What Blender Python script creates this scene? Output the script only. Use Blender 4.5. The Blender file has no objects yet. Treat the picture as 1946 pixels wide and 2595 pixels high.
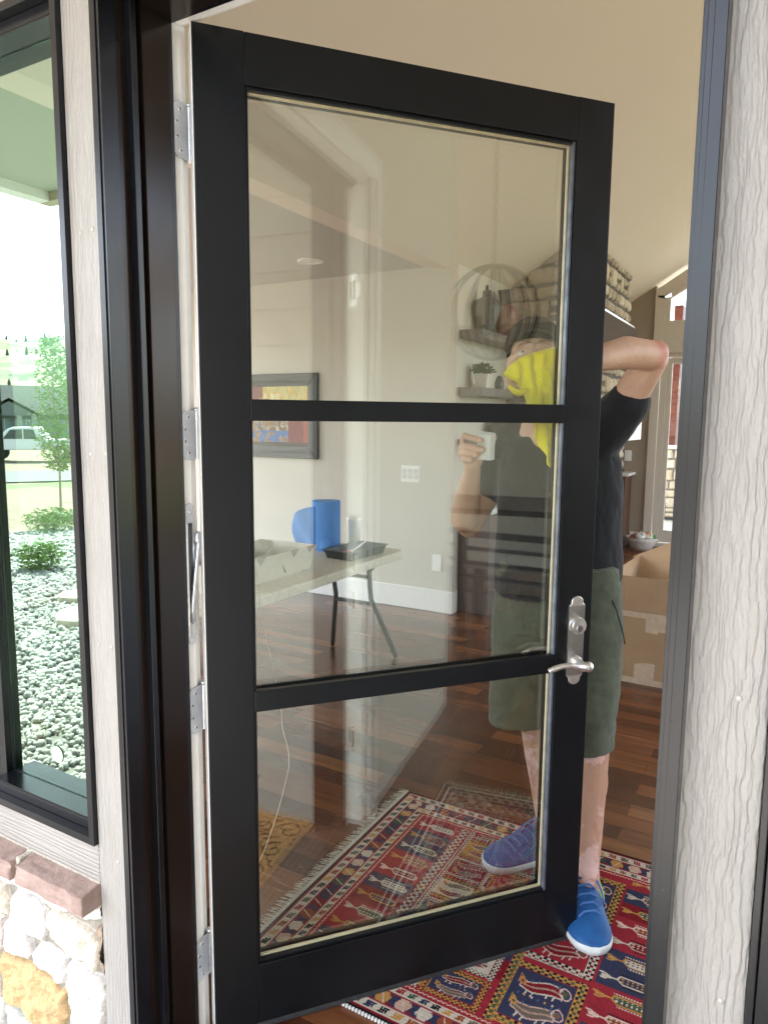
import bpy, bmesh, math, random
import numpy as np
from mathutils import Vector, Matrix, Euler
random.seed(7); rng = np.random.default_rng(7)
S = bpy.context.scene
COL = S.collection
rad = math.radians

# ---------------------------------------------------------------- camera, sky, sun, exposure
cam_d = bpy.data.cameras.new('camera'); cam = bpy.data.objects.new('camera', cam_d); COL.objects.link(cam)
yaw, pitch, roll = rad(-29.58814), rad(-7.37613), rad(0.49037)
fw = Vector((math.sin(yaw)*math.cos(pitch), math.cos(yaw)*math.cos(pitch), math.sin(pitch)))
r0 = Vector((math.cos(yaw), -math.sin(yaw), 0)); u0 = r0.cross(fw)
rt = r0*math.cos(roll)+u0*math.sin(roll); up = -r0*math.sin(roll)+u0*math.cos(roll)
mw = Matrix((rt, up, -fw)).transposed().to_4x4(); mw.translation = Vector((1.01534, -0.99668, 1.31177))
cam.matrix_world = mw
cam_d.sensor_fit = 'VERTICAL'; cam_d.sensor_height = 36.0; cam_d.lens = 36.0*1800.3/2595.0
cam_d.clip_start = 0.02; cam_d.clip_end = 3000
S.camera = cam

SUN_AZ, SUN_EL = rad(-128), rad(57)
W = bpy.data.worlds.new('World'); S.world = W; W.use_nodes = True
nt = W.node_tree; bg = nt.nodes['Background']
sky = nt.nodes.new('ShaderNodeTexSky'); sky.sky_type = 'NISHITA'; sky.sun_disc = False
sky.sun_elevation = SUN_EL; sky.sun_rotation = SUN_AZ; sky.dust_density = 2.0; sky.air_density = 1.0
hs = nt.nodes.new('ShaderNodeHueSaturation'); hs.inputs['Saturation'].default_value = .6
nt.links.new(sky.outputs[0], hs.inputs['Color']); nt.links.new(hs.outputs[0], bg.inputs[0]); bg.inputs[1].default_value = 0.15
sl = bpy.data.lights.new('sun', 'SUN'); sl.energy = 4.0; sl.angle = rad(0.5); sl.color = (1, .95, .87)
so = bpy.data.objects.new('sun', sl); COL.objects.link(so)
sd = Vector((math.sin(SUN_AZ)*math.cos(SUN_EL), math.cos(SUN_AZ)*math.cos(SUN_EL), math.sin(SUN_EL)))
so.rotation_euler = sd.to_track_quat('Z', 'Y').to_euler(); so.location = sd*50
S.view_settings.view_transform = 'Standard'; S.view_settings.look = 'None'
S.view_settings.exposure = 2.98; S.view_settings.gamma = 1.0
S.cycles.max_bounces = 14; S.cycles.diffuse_bounces = 7; S.cycles.glossy_bounces = 6; S.cycles.transparent_max_bounces = 24
S.cycles.sample_clamp_indirect = 8.0; S.cycles.caustics_reflective = False; S.cycles.caustics_refractive = False
S.cycles.use_denoising = True

# ---------------------------------------------------------------- material helpers
class Mat:
    def __init__(s, name):
        s.m = bpy.data.materials.new(name); s.m.use_nodes = True
        s.t = s.m.node_tree; s.b = s.t.nodes['Principled BSDF']; s.out = s.t.nodes['Material Output']
        s.tc = None
    def n(s, typ, **kw):
        nd = s.t.nodes.new('ShaderNode'+typ)
        for k, v in kw.items():
            if k in nd.inputs: nd.inputs[k].default_value = v
            else: setattr(nd, k, v)
        return nd
    def l(s, a, b): s.t.links.new(a, b)
    def coord(s, scale=(1,1,1), rot=(0,0,0), kind='Object'):
        if s.tc is None: s.tc = s.n('TexCoord')
        mp = s.n('Mapping'); mp.inputs['Scale'].default_value = scale; mp.inputs['Rotation'].default_value = rot
        s.l(s.tc.outputs[kind], mp.inputs[0]); return mp.outputs[0]
    def noise(s, scale, detail=4, rough=.5, dist=0, vec=None):
        nd = s.n('TexNoise'); nd.inputs['Scale'].default_value = scale; nd.inputs['Detail'].default_value = detail
        nd.inputs['Roughness'].default_value = rough; nd.inputs['Distortion'].default_value = dist
        s.l(vec if vec is not None else s.coord(), nd.inputs['Vector']); return nd.outputs['Fac']
    def ramp(s, fac, stops):
        r = s.n('ValToRGB'); e = r.color_ramp.elements
        while len(e) < len(stops): e.new(0.5)
        for i, (p, c) in enumerate(stops):
            e[i].position = p; e[i].color = (*c, 1) if len(c) == 3 else c
        s.l(fac, r.inputs[0]); return r.outputs[0]
    def mix(s, fac, a, b, mode='MIX'):
        m = s.n('MixRGB'); m.blend_type = mode
        for v, i in ((fac, 0), (a, 1), (b, 2)):
            if isinstance(v, (int, float)): m.inputs[i].default_value = v
            elif isinstance(v, tuple): m.inputs[i].default_value = (*v, 1)
            else: s.l(v, m.inputs[i])
        return m.outputs[0]
    def math(s, op, a, b=0.0):
        m = s.n('Math'); m.operation = op
        for v, i in ((a, 0), (b, 1)):
            if isinstance(v, (int, float)): m.inputs[i].default_value = v
            else: s.l(v, m.inputs[i])
        return m.outputs[0]
    def bump(s, h, strength=.3, dist=.002, normal=None):
        b = s.n('Bump'); b.inputs['Strength'].default_value = strength; b.inputs['Distance'].default_value = dist
        s.l(h, b.inputs['Height'])
        if normal is not None: s.l(normal, b.inputs['Normal'])
        s.l(b.outputs[0], s.b.inputs['Normal']); return b.outputs[0]
    def set(s, color=None, rough=None, metal=None, spec=None, **kw):
        if color is not None:
            if isinstance(color, tuple): s.b.inputs['Base Color'].default_value = (*color, 1)
            else: s.l(color, s.b.inputs['Base Color'])
        if rough is not None:
            if isinstance(rough, (int, float)): s.b.inputs['Roughness'].default_value = rough
            else: s.l(rough, s.b.inputs['Roughness'])
        if metal is not None: s.b.inputs['Metallic'].default_value = metal
        if spec is not None: s.b.inputs['Specular IOR Level'].default_value = spec
        for k, v in kw.items(): s.b.inputs[k].default_value = v
        return s

def simple(name, c, rough=.5, metal=0, spec=.5, var=.12, nscale=30, bstr=0, bscale=200, bdist=.001):
    m = Mat(name)
    f = m.noise(nscale, 5, .6)
    c1 = tuple(max(0, x*(1-var)) for x in c); c2 = tuple(min(1, x*(1+var)) for x in c)
    m.set(m.ramp(f, [(.3, c1), (.7, c2)]), rough, metal, spec)
    if bstr: m.bump(m.noise(bscale, 4), bstr, bdist)
    return m.m

def wood_emboss(name, c, axis='Z', strength=1.0):
    # painted fibre-cement board with an embossed cedar grain running along `axis`
    m = Mat(name)
    sc = {'Z': (55, 55, 5.5), 'X': (4, 55, 50), 'Y': (50, 4, 50)}[axis]
    v = m.coord(sc)
    n1 = m.noise(1.0, 3, .55, .6, v)
    w = m.n('TexWave'); w.wave_type = 'BANDS'; w.bands_direction = 'X' if axis == 'Z' else 'Z'
    w.inputs['Scale'].default_value = 34; w.inputs['Distortion'].default_value = 9.0; w.inputs['Detail'].default_value = 4
    w.inputs['Detail Scale'].default_value = 1.3; w.inputs['Detail Roughness'].default_value = .6
    m.l(m.coord({'Z': (1, 1, .30), 'X': (.1, 1, 1), 'Y': (1, .1, 1)}[axis]), w.inputs['Vector'])
    h = m.mix(.45, w.outputs['Fac'], n1)
    fine = m.noise(350, 3)
    h2 = m.mix(.12, h, fine)
    m.bump(h2, strength, .0025)
    col = m.ramp(m.noise(6, 4), [(.3, tuple(x*.93 for x in c)), (.7, tuple(min(1, x*1.05) for x in c))])
    m.set(col, .42, 0, .4)
    return m.m

TRIM = wood_emboss('greige_trim_paint', (.295, .278, .255), 'Z')
TRIMX = wood_emboss('greige_trim_paint_horizontal', (.29, .27, .248), 'X')
SIDING = wood_emboss('greige_lap_siding', (.33, .31, .28), 'Y', .6)
def clad(name, base, rough, metal=0, dust=.5):
    m = Mat(name)
    v = m.n('TexVoronoi'); v.inputs['Scale'].default_value = 130; m.l(m.coord(), v.inputs['Vector'])
    gate = m.ramp(m.noise(9, 3), [(.5, (0, 0, 0)), (.72, (1, 1, 1))])
    spk = m.math('LESS_THAN', v.outputs['Distance'], .06)
    f = m.math('MULTIPLY', m.math('MULTIPLY', spk, gate), dust)
    sm = m.ramp(m.noise(2.5, 3, .5), [(.35, base), (.8, tuple(x*1.2+.001 for x in base))])
    m.set(m.mix(f, sm, (.55, .52, .5)), m.ramp(m.noise(14, 4), [(.3, (rough*.9,)*3), (.75, (rough*1.15,)*3)]), metal, .38)
    return m.m
CLAD = clad('black_aluminium_cladding', (.004, .0045, .006), .24)
BRONZE = clad('dark_bronze_jamb_liner', (.016, .010, .007), .18, .35, .4)
def doorpaint():
    m = Mat('black_painted_wood')
    g = m.noise(1, 4, .6, .4, m.coord((160, 160, 5)))
    base = m.ramp(m.noise(5, 5, .65), [(.3, (.003, .0036, .0044)), (.8, (.006, .007, .0088))])
    sc = m.ramp(m.noise(1, 2, .5, 2.0, m.coord((300, 300, 22))), [(.76, (0, 0, 0)), (.82, (1, 1, 1))])
    gate = m.ramp(m.noise(7, 2), [(.55, (0, 0, 0)), (.7, (.35, .35, .35))])
    m.set(m.mix(m.math('MULTIPLY', sc, gate), base, (.16, .16, .17)), m.ramp(m.noise(11, 4), [(.3, (.30,)*3), (.8, (.42,)*3)]), 0, .30)
    m.bump(g, .12, .0006)
    return m.m
DOORP = doorpaint()
WHITE = simple('white_satin_paint', (.86, .85, .82), .35, var=.03)
CREAM = simple('cream_glazing_tape', (.72, .62, .40), .5, var=.15)
CREAM2 = simple('green_white_spacer', (.55, .62, .45), .45, var=.1)
CEIL = simple('cream_ceiling_paint', (.79, .71, .615), .8, var=.015, nscale=1.2, bstr=.08, bscale=60)
WALLP = simple('beige_wall_paint', (.62, .59, .52), .75, var=.015, nscale=1.5, bstr=.06, bscale=90)
TAN = simple('tan_wall_paint', (.33, .27, .205), .75, var=.02, nscale=1.5, bstr=.06, bscale=90)
SOFF = simple('hall_ceiling_paint', (.56, .55, .50), .8, var=.015, nscale=1.2)
NICKEL = simple('satin_nickel', (.84, .82, .79), .36, 1.0, var=.06, nscale=60)
STEEL = simple('zinc_plated_steel', (.72, .73, .75), .25, 1.0, var=.08, nscale=40)
DARKST = simple('dark_steel', (.05, .045, .04), .35, .6)
BLACKP = simple('black_plastic', (.012, .012, .013), .45)
RUBBER = simple('dusty_black_rubber', (.020, .020, .021), .8, var=.6, nscale=90, bstr=.6, bscale=150)
DARKWOOD = simple('espresso_wood', (.05, .028, .02), .35, var=.3, nscale=12)
GREYWOOD = simple('grey_brown_shelf_wood', (.14, .115, .095), .45, var=.3, nscale=14)
WHITETOP = simple('white_counter', (.78, .77, .74), .25, var=.03)
CARD = simple('brown_cardboard', (.34, .225, .13), .85, var=.08, nscale=8)
CARDIN = simple('cardboard_inside', (.52, .36, .22), .85, var=.10, nscale=6)
TAPE = simple('pale_packing_tape', (.48, .38, .28), .35, var=.14, nscale=30)
YEL = None

def glass(name, tint, boost, tr=1.0):
    m = Mat(name)
    ge = m.n('NewGeometry'); dt = m.n('VectorMath'); dt.operation = 'DOT_PRODUCT'
    m.l(ge.outputs['Normal'], dt.inputs[0]); m.l(ge.outputs['Incoming'], dt.inputs[1])
    om = m.math('SUBTRACT', 1.0, m.math('ABSOLUTE', dt.outputs['Value']))
    f = m.math('MINIMUM', m.math('ADD', m.math('MULTIPLY', m.math('POWER', om, 5.0), .96), .04+boost), 1.0)
    t = m.n('BsdfTransparent'); t.inputs[0].default_value = (*tint, 1)
    g = m.n('BsdfGlossy'); g.inputs['Roughness'].default_value = 0.0
    g.inputs['Color'].default_value = (.90, .98, .92, 1)
    mx = m.n('MixShader'); m.l(f, mx.inputs[0]); m.l(t.outputs[0], mx.inputs[1]); m.l(g.outputs[0], mx.inputs[2])
    m.l(mx.outputs[0], m.out.inputs[0]); return m
GLASS = glass('clear_insulated_glass', (.985, .995, .985), .048).m
_wg = glass('coated_window_glass', (.34, .44, .37), .38)
WGLASS = _wg.m
for n_ in _wg.t.nodes:
    if n_.type == 'BSDF_GLOSSY': n_.inputs['Color'].default_value = (.76, .98, .86, 1)
CLEAR = glass('thin_clear_glass', (.97, .97, .97), .02).m

def floor_wood():
    m = Mat('cherry_plank_floor')
    v = m.coord((1, 1, 1))
    br = m.n('TexBrick'); br.offset = .37; br.inputs['Scale'].default_value = 1.0
    br.inputs['Brick Width'].default_value = .62; br.inputs['Row Height'].default_value = .082
    br.inputs['Mortar Size'].default_value = .0006; br.inputs['Mortar Smooth'].default_value = .1; br.inputs['Bias'].default_value = 0
    br.inputs['Color1'].default_value = (0, 0, 0, 1); br.inputs['Color2'].default_value = (1, 1, 1, 1); br.inputs['Mortar'].default_value = (.5, .5, .5, 1)
    m.l(v, br.inputs['Vector'])
    plank = m.ramp(br.outputs['Color'], [(.0, (.055, .017, .009)), (.35, (.10, .034, .015)), (.7, (.16, .058, .023)), (1, (.23, .098, .040))])
    g = m.noise(1, 6, .65, .8, m.coord((2.2, 38, 38)))
    g2 = m.ramp(g, [(.3, (.60, .58, .56)), (.7, (1.18, 1.15, 1.1))])
    c = m.mix(1.0, plank, g2, 'MULTIPLY')
    c = m.mix(br.outputs['Fac'], c, (.02, .008, .005))
    m.set(c, m.ramp(g, [(.3, (.20,)*3), (.8, (.30,)*3)]), 0, .5)
    m.bump(br.outputs['Fac'], .25, -.0008)
    return m.m
FLOOR = floor_wood()

def concrete():
    m = Mat('broom_finished_concrete')
    f = m.noise(1, 5, .6, .3, m.coord((14, 260, 20), (0, 0, rad(35))))
    c = m.ramp(m.noise(5, 6, .65), [(.3, (.36, .34, .32)), (.7, (.50, .48, .45))])
    m.set(c, .85); m.bump(f, .6, .002); return m.m
CONC = concrete()

# ---------------------------------------------------------------- mesh helpers
class MB:
    def __init__(s): s.v = []; s.f = []; s.mi = []; s.cur = 0
    def add(s, vs, fs):
        o = len(s.v); s.v += [tuple(map(float, p)) for p in vs]; s.f += [tuple(i+o for i in f) for f in fs]; s.mi += [s.cur]*len(fs); return s
    def box(s, x0, x1, y0, y1, z0, z1):
        if x0 > x1: x0, x1 = x1, x0
        if y0 > y1: y0, y1 = y1, y0
        if z0 > z1: z0, z1 = z1, z0
        return s.add([(x0,y0,z0),(x1,y0,z0),(x1,y1,z0),(x0,y1,z0),(x0,y0,z1),(x1,y0,z1),(x1,y1,z1),(x0,y1,z1)],
                     [(0,3,2,1),(4,5,6,7),(0,1,5,4),(1,2,6,5),(2,3,7,6),(3,0,4,7)])
    def prism(s, poly, axis, a, b):
        # poly: 2-D outline, extruded along axis from a to b
        n = len(poly)
        def P(p, t):
            return {'X': (t, p[0], p[1]), 'Y': (p[0], t, p[1]), 'Z': (p[0], p[1], t)}[axis]
        vs = [P(p, a) for p in poly]+[P(p, b) for p in poly]
        fs = [tuple(range(n))[::-1], tuple(range(n, 2*n))]+[(i, (i+1) % n, n+(i+1) % n, n+i) for i in range(n)]
        return s.add(vs, fs)
    def tube(s, pts, r, n=12, caps=True):
        pts = [Vector(p) for p in pts]; rs = r if isinstance(r, (list, tuple)) else [r]*len(pts)
        rings = []; prev = None
        for i, p in enumerate(pts):
            d = (pts[min(i+1, len(pts)-1)]-pts[max(i-1, 0)]).normalized()
            if prev is None:
                a = d.orthogonal().normalized()
            else:
                a = (prev-d*prev.dot(d)).normalized()
            prev = a; b = d.cross(a)
            rings.append([p+(a*math.cos(t)+b*math.sin(t))*rs[i] for t in [2*math.pi*k/n for k in range(n)]])
        vs = [q for rg in rings for q in rg]; fs = []
        for i in range(len(pts)-1):
            for k in range(n):
                fs.append((i*n+k, i*n+(k+1) % n, (i+1)*n+(k+1) % n, (i+1)*n+k))
        if caps: fs += [tuple(range(n))[::-1], tuple(range((len(pts)-1)*n, len(pts)*n))]
        return s.add(vs, fs)
    def lathe(s, prof, c=(0,0,0), n=32, axis='Z', sy=1.0):
        vs = []; fs = []
        for (r, z) in prof:
            for k in range(n):
                t = 2*math.pi*k/n; x, y = r*math.cos(t), r*math.sin(t)*sy
                vs.append({'Z': (c[0]+x, c[1]+y, c[2]+z), 'Y': (c[0]+x, c[1]+z, c[2]+y), 'X': (c[0]+z, c[1]+x, c[2]+y)}[axis])
        for i in range(len(prof)-1):
            for k in range(n): fs.append((i*n+k, i*n+(k+1) % n, (i+1)*n+(k+1) % n, (i+1)*n+k))
        fs += [tuple(range(n))[::-1], tuple(range((len(prof)-1)*n, len(prof)*n))]
        return s.add(vs, fs)
    def ell(s, c, r, m=None, nu=20, nv=12):
        vs = []; fs = []; M = m or Matrix.Identity(3); c = Vector(c)
        for i in range(nv+1):
            ph = math.pi*i/nv
            for k in range(nu):
                t = 2*math.pi*k/nu
                vs.append(c+M @ Vector((r[0]*math.sin(ph)*math.cos(t), r[1]*math.sin(ph)*math.sin(t), r[2]*math.cos(ph))))
        for i in range(nv):
            for k in range(nu): fs.append((i*nu+k, (i+1)*nu+k, (i+1)*nu+(k+1) % nu, i*nu+(k+1) % nu))
        return s.add(vs, fs)
    def cap(s, a, b, ra, rb, n=20):
        # tapered capsule from a to b
        a = Vector(a); b = Vector(b); d = (b-a); L = d.length; d = d.normalized() if L > 1e-9 else Vector((0,0,1))
        pts = []; rs = []
        for i in range(0, 6): t = math.pi/2*(1-i/5.0); pts.append(a-d*ra*math.sin(t)); rs.append(max(ra*math.cos(t), 1e-4))
        for i in range(0, 6): t = math.pi/2*i/5.0; pts.append(b+d*rb*math.sin(t)); rs.append(max(rb*math.cos(t), 1e-4))
        x = d.orthogonal().normalized(); y = d.cross(x); vs = []; fs = []
        for p, r in zip(pts, rs):
            for k in range(n): t = 2*math.pi*k/n; vs.append(p+(x*math.cos(t)+y*math.sin(t))*r)
        m = len(pts)
        for i in range(m-1):
            for k in range(n): fs.append((i*n+k, i*n+(k+1) % n, (i+1)*n+(k+1) % n, (i+1)*n+k))
        fs += [tuple(range(n))[::-1], tuple(range((m-1)*n, m*n))]
        return s.add(vs, fs)
    def build(s, name, mat, parent=None, smooth=False, bevel=0, seg=2, fixn=True):
        me = bpy.data.meshes.new(name); me.from_pydata(s.v, [], s.f)
        mats = mat if isinstance(mat, (list, tuple)) else [mat]
        for m in mats: me.materials.append(m)
        if len(mats) > 1: me.polygons.foreach_set('material_index', s.mi)
        if fixn:
            bm = bmesh.new(); bm.from_mesh(me); bmesh.ops.recalc_face_normals(bm, faces=bm.faces); bm.to_mesh(me); bm.free()
        if smooth:
            me.polygons.foreach_set('use_smooth', [True]*len(me.polygons))
        o = bpy.data.objects.new(name, me); COL.objects.link(o)
        if parent: o.parent = parent
        if bevel:
            b = o.modifiers.new('bevel', 'BEVEL'); b.width = bevel; b.segments = seg; b.limit_method = 'ANGLE'; b.angle_limit = rad(40)
            b.harden_normals = False
        me.update(); return o

def tag(o, label=None, cat=None, group=None, kind=None):
    if label: o['label'] = label
    if cat: o['category'] = cat
    if group: o['group'] = group
    if kind: o['kind'] = kind
    return o
def empty(name, loc=(0,0,0), rz=0, **kw):
    o = bpy.data.objects.new(name, None); COL.objects.link(o); o.location = loc; o.rotation_euler = (0, 0, rz)
    o.empty_display_size = .1
    return tag(o, **kw)
def applied(o, name, mats=None, smooth=True):
    # bake the modifiers of a temporary object into a new mesh
    dg = bpy.context.evaluated_depsgraph_get(); dg.update()
    me = bpy.data.meshes.new_from_object(o.evaluated_get(dg)); me.name = name
    bpy.data.objects.remove(o)
    n = bpy.data.objects.new(name, me); COL.objects.link(n)
    if smooth: me.polygons.foreach_set('use_smooth', [True]*len(me.polygons))
    return n
def blend(mb, name, mat, voxel=.004, iters=6, parent=None, disp=None, fac=.5):
    o = mb.build('tmp', mat)
    r = o.modifiers.new('r', 'REMESH'); r.mode = 'VOXEL'; r.voxel_size = voxel; r.use_smooth_shade = True
    if iters:
        s = o.modifiers.new('s', 'SMOOTH'); s.factor = fac; s.iterations = iters
    n = applied(o, name)
    if not n.data.materials: n.data.materials.append(mat)
    if disp: displace(n, disp)
    if parent: n.parent = parent
    return n
def displace(o, fn):
    me = o.data; N = len(me.vertices); co = np.empty(N*3); me.vertices.foreach_get('co', co); co = co.reshape(-1, 3)
    no = np.empty(N*3); me.vertices.foreach_get('normal', no); no = no.reshape(-1, 3)
    co = co+no*fn(co)[:, None]; me.vertices.foreach_set('co', co.ravel()); me.update()
def vnoise(p, scale, seed=0):
    # smooth value noise on (N,3)
    q = p*scale+seed*17.3; i = np.floor(q).astype(np.int64); f = q-i; f = f*f*(3-2*f); out = 0
    def h(a, b, c):
        n = (a*374761393+b*668265263+c*2147483647+seed*982451653) & 0xffffffff
        n = ((n ^ (n >> 13))*1274126177) & 0xffffffff
        return ((n ^ (n >> 16)) & 0xffff)/65535.0
    for dx in (0, 1):
        for dy in (0, 1):
            for dz in (0, 1):
                w = (f[:, 0] if dx else 1-f[:, 0])*(f[:, 1] if dy else 1-f[:, 1])*(f[:, 2] if dz else 1-f[:, 2])
                out = out+w*h(i[:, 0]+dx, i[:, 1]+dy, i[:, 2]+dz)
    return out*2-1
def fbm(p, scale, seed=0, oct=4):
    o = 0; a = 1; t = 0
    for k in range(oct): o = o+a*vnoise(p, scale*2**k, seed+k); t += a; a *= .5
    return o/t

def color_grid(name, xs, ys, pos, colors, mat, parent=None, smooth=True):
    # grid mesh; pos(X,Y)->(N,3); colors per FACE (ny-1,nx-1,3)
    X, Y = np.meshgrid(xs, ys); P = pos(X, Y).reshape(-1, 3); nx, ny = len(xs), len(ys)
    i = np.arange((ny-1)*(nx-1)); r = i//(nx-1); c = i % (nx-1); a = r*nx+c
    F = np.stack([a, a+1, a+1+nx, a+nx], 1)
    me = bpy.data.meshes.new(name); me.vertices.add(len(P)); me.vertices.foreach_set('co', P.ravel())
    me.loops.add(F.size); me.loops.foreach_set('vertex_index', F.ravel().astype(np.int32))
    me.polygons.add(len(F)); me.polygons.foreach_set('loop_start', (np.arange(len(F))*4).astype(np.int32))
    me.polygons.foreach_set('loop_total', np.full(len(F), 4, np.int32))
    if smooth: me.polygons.foreach_set('use_smooth', np.ones(len(F), bool))
    at = me.attributes.new('paint', 'FLOAT_COLOR', 'FACE')
    cc = np.ones((len(F), 4)); cc[:, :3] = colors.reshape(-1, 3); at.data.foreach_set('color', cc.ravel())
    me.materials.append(mat); me.update(); me.validate()
    o = bpy.data.objects.new(name, me); COL.objects.link(o)
    if parent: o.parent = parent
    return o
def attr_mat(name, rough=.8, var=.15, nscale=300, bstr=.3, bdist=.001, spec=.3):
    m = Mat(name); a = m.n('Attribute'); a.attribute_name = 'paint'
    n = m.noise(nscale, 4, .6)
    c = m.mix(1.0, a.outputs['Color'], m.ramp(n, [(.25, (1-var,)*3), (.75, (1+var,)*3)]), 'MULTIPLY')
    m.set(c, rough, 0, spec); m.bump(n, bstr, bdist); return m.m

# ================================================================ SETTING
FZ = -.02            # interior floor level
PZ = -.16            # porch floor level
def ground():
    xs = np.concatenate([np.linspace(-600, -60, 19), np.linspace(-55, -12, 44), np.linspace(-11.8, 5, 85), np.linspace(6, 600, 20)])
    ys = np.concatenate([np.linspace(-600, -60, 19), np.linspace(-55, -12, 44), np.linspace(-11.8, -2.3, 50), np.linspace(-2.2, 12, 15), np.linspace(13, 600, 19)])
    X, Y = np.meshgrid(xs, ys)
    d = np.maximum(0, np.hypot(np.minimum(X+3, 0), np.minimum(Y+2.2, 0)))
    z = -.30-.72*np.clip((d-5)/18, 0, 1)**1.2
    p = np.stack([X.ravel(), Y.ravel(), np.zeros(X.size)], 1)
    z = z+(.05*fbm(p, .35, 3)).reshape(X.shape)*np.clip((d-.5)/6, 0, 1)
    dist = np.hypot(X, Y)
    # colours: river gravel near the house, dry dirt, grass strip, then asphalt beyond
    cx, cy = .5*(xs[1:]+xs[:-1]), .5*(ys[1:]+ys[:-1]); CX, CY = np.meshgrid(cx, cy)
    q = np.stack([CX.ravel(), CY.ravel(), np.zeros(CX.size)], 1); nn = fbm(q, .5, 5).reshape(CX.shape)
    DD = np.hypot(CX, CY)+nn*.8
    col = np.empty(CX.shape+(3,)); col[:] = (.17, .13, .10)
    col[DD < 9.8] = (.17, .165, .155)
    g = (DD > 22) & (DD < 26.5); col[g] = (.10, .14, .055)
    col[(DD > 14) & (nn > .28) & (DD < 26)] = (.12, .14, .07)
    col[(DD > 62)] = (.15, .15, .12)
    m = attr_mat('yard_ground', .95, .35, 3.0, .8, .05)
    o = color_grid('ground', xs, ys, lambda a, b: np.stack([a, b, z], 2), col, m); tag(o, kind='structure')
    # road sheet between the yard and the neighbour's drive
    rb = MB(); 
    A = Vector((-60, -6, 0)); 
    pts = [(-70, 22), (-34.5, -6.8), (-19, -31), (-4, -70), (6, -70), (-9, -36), (-27, -7.5), (-62, 30)]
    rb.add([(x, y, -.965) for x, y in pts], [tuple(range(len(pts)))])
    r = rb.build('road', simple('asphalt', (.10, .10, .105), .9, var=.15, nscale=3)); tag(r, kind='structure')
ground()

def porch_and_house():
    tag(MB().box(-.95, 2.4, -5.5, -.125, -.34, PZ).build('porch_floor', CONC), kind='structure')
    m = Mat('tan_wood_soffit'); g = m.noise(1, 4, .6, .4, m.coord((3, 60, 60)))
    m.set(m.ramp(g, [(.3, (.42, .36, .26)), (.7, (.52, .46, .35))]), .6)
    sof = empty('porch_roof', (0, -1.2, 2.6), label='porch roof with a tan plank soffit and an unseen strip added over the entry for shade', cat='roof')
    M_ = MB(); M_.box(-2.8, -1.05, -.70, 1.07, 0, .03).box(-1.0495, 1.85, .1, 1.07, .0, .03)  # second box: unseen strip over the door, added to keep sun off the wall
    M_.build('soffit', simple('sage_soffit_paint', (.44, .46, .38), .6, var=.03), sof)
    MB().box(-2.9, -1.05, -.78, -.70, -.05, .12).build('beam', m.m, sof)
    MB().box(-2.9, -2.8, -.70, 1.07, -.05, .12).build('fascia', WHITE, sof)
    MB().box(-1.65, -1.45, -.69, 1.06, -.045, -.0065).build('ceiling_board', m.m, sof)
    MB().box(-3.0, -1.03, -.82, 1.2, .13, .2).box(-1.029, 2.3, .05, 1.2, .13, .2).build('roof_deck', simple('grey_shingle', (.12, .12, .12), .9), sof)
    # side wall with horizontal lap siding (seen reflected in the door glass)
    ws = empty('siding_wall', (1.85, 0, 0), label='greige lap siding wall on the right side of the porch', cat='wall')
    sd_ = MB(); z = PZ; k = 0
    while z < 2.6:
        z2 = min(z+.165, 2.62)
        sd_.add([(0,-2.6,z),(0,-.122,z),(.012,-.122,z2),(.012,-2.6,z2),(.06,-2.6,z),(.06,-.122,z),(.06,-.122,z2),(.06,-2.6,z2)],
                [(0,1,2,3),(7,6,5,4),(0,4,5,1),(3,2,6,7),(0,3,7,4),(1,5,6,2)])
        z += .165; k += 1
    sd_.build('lap_siding', SIDING, ws)
    o = MB().box(-.018, -.002, -1.05, -.95, .18, .32).build('outlet_cover', simple('grey_cover', (.30, .27, .24), .5), ws)
    o['label'] = 'grey weatherproof outlet cover'
porch_and_house()

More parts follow.
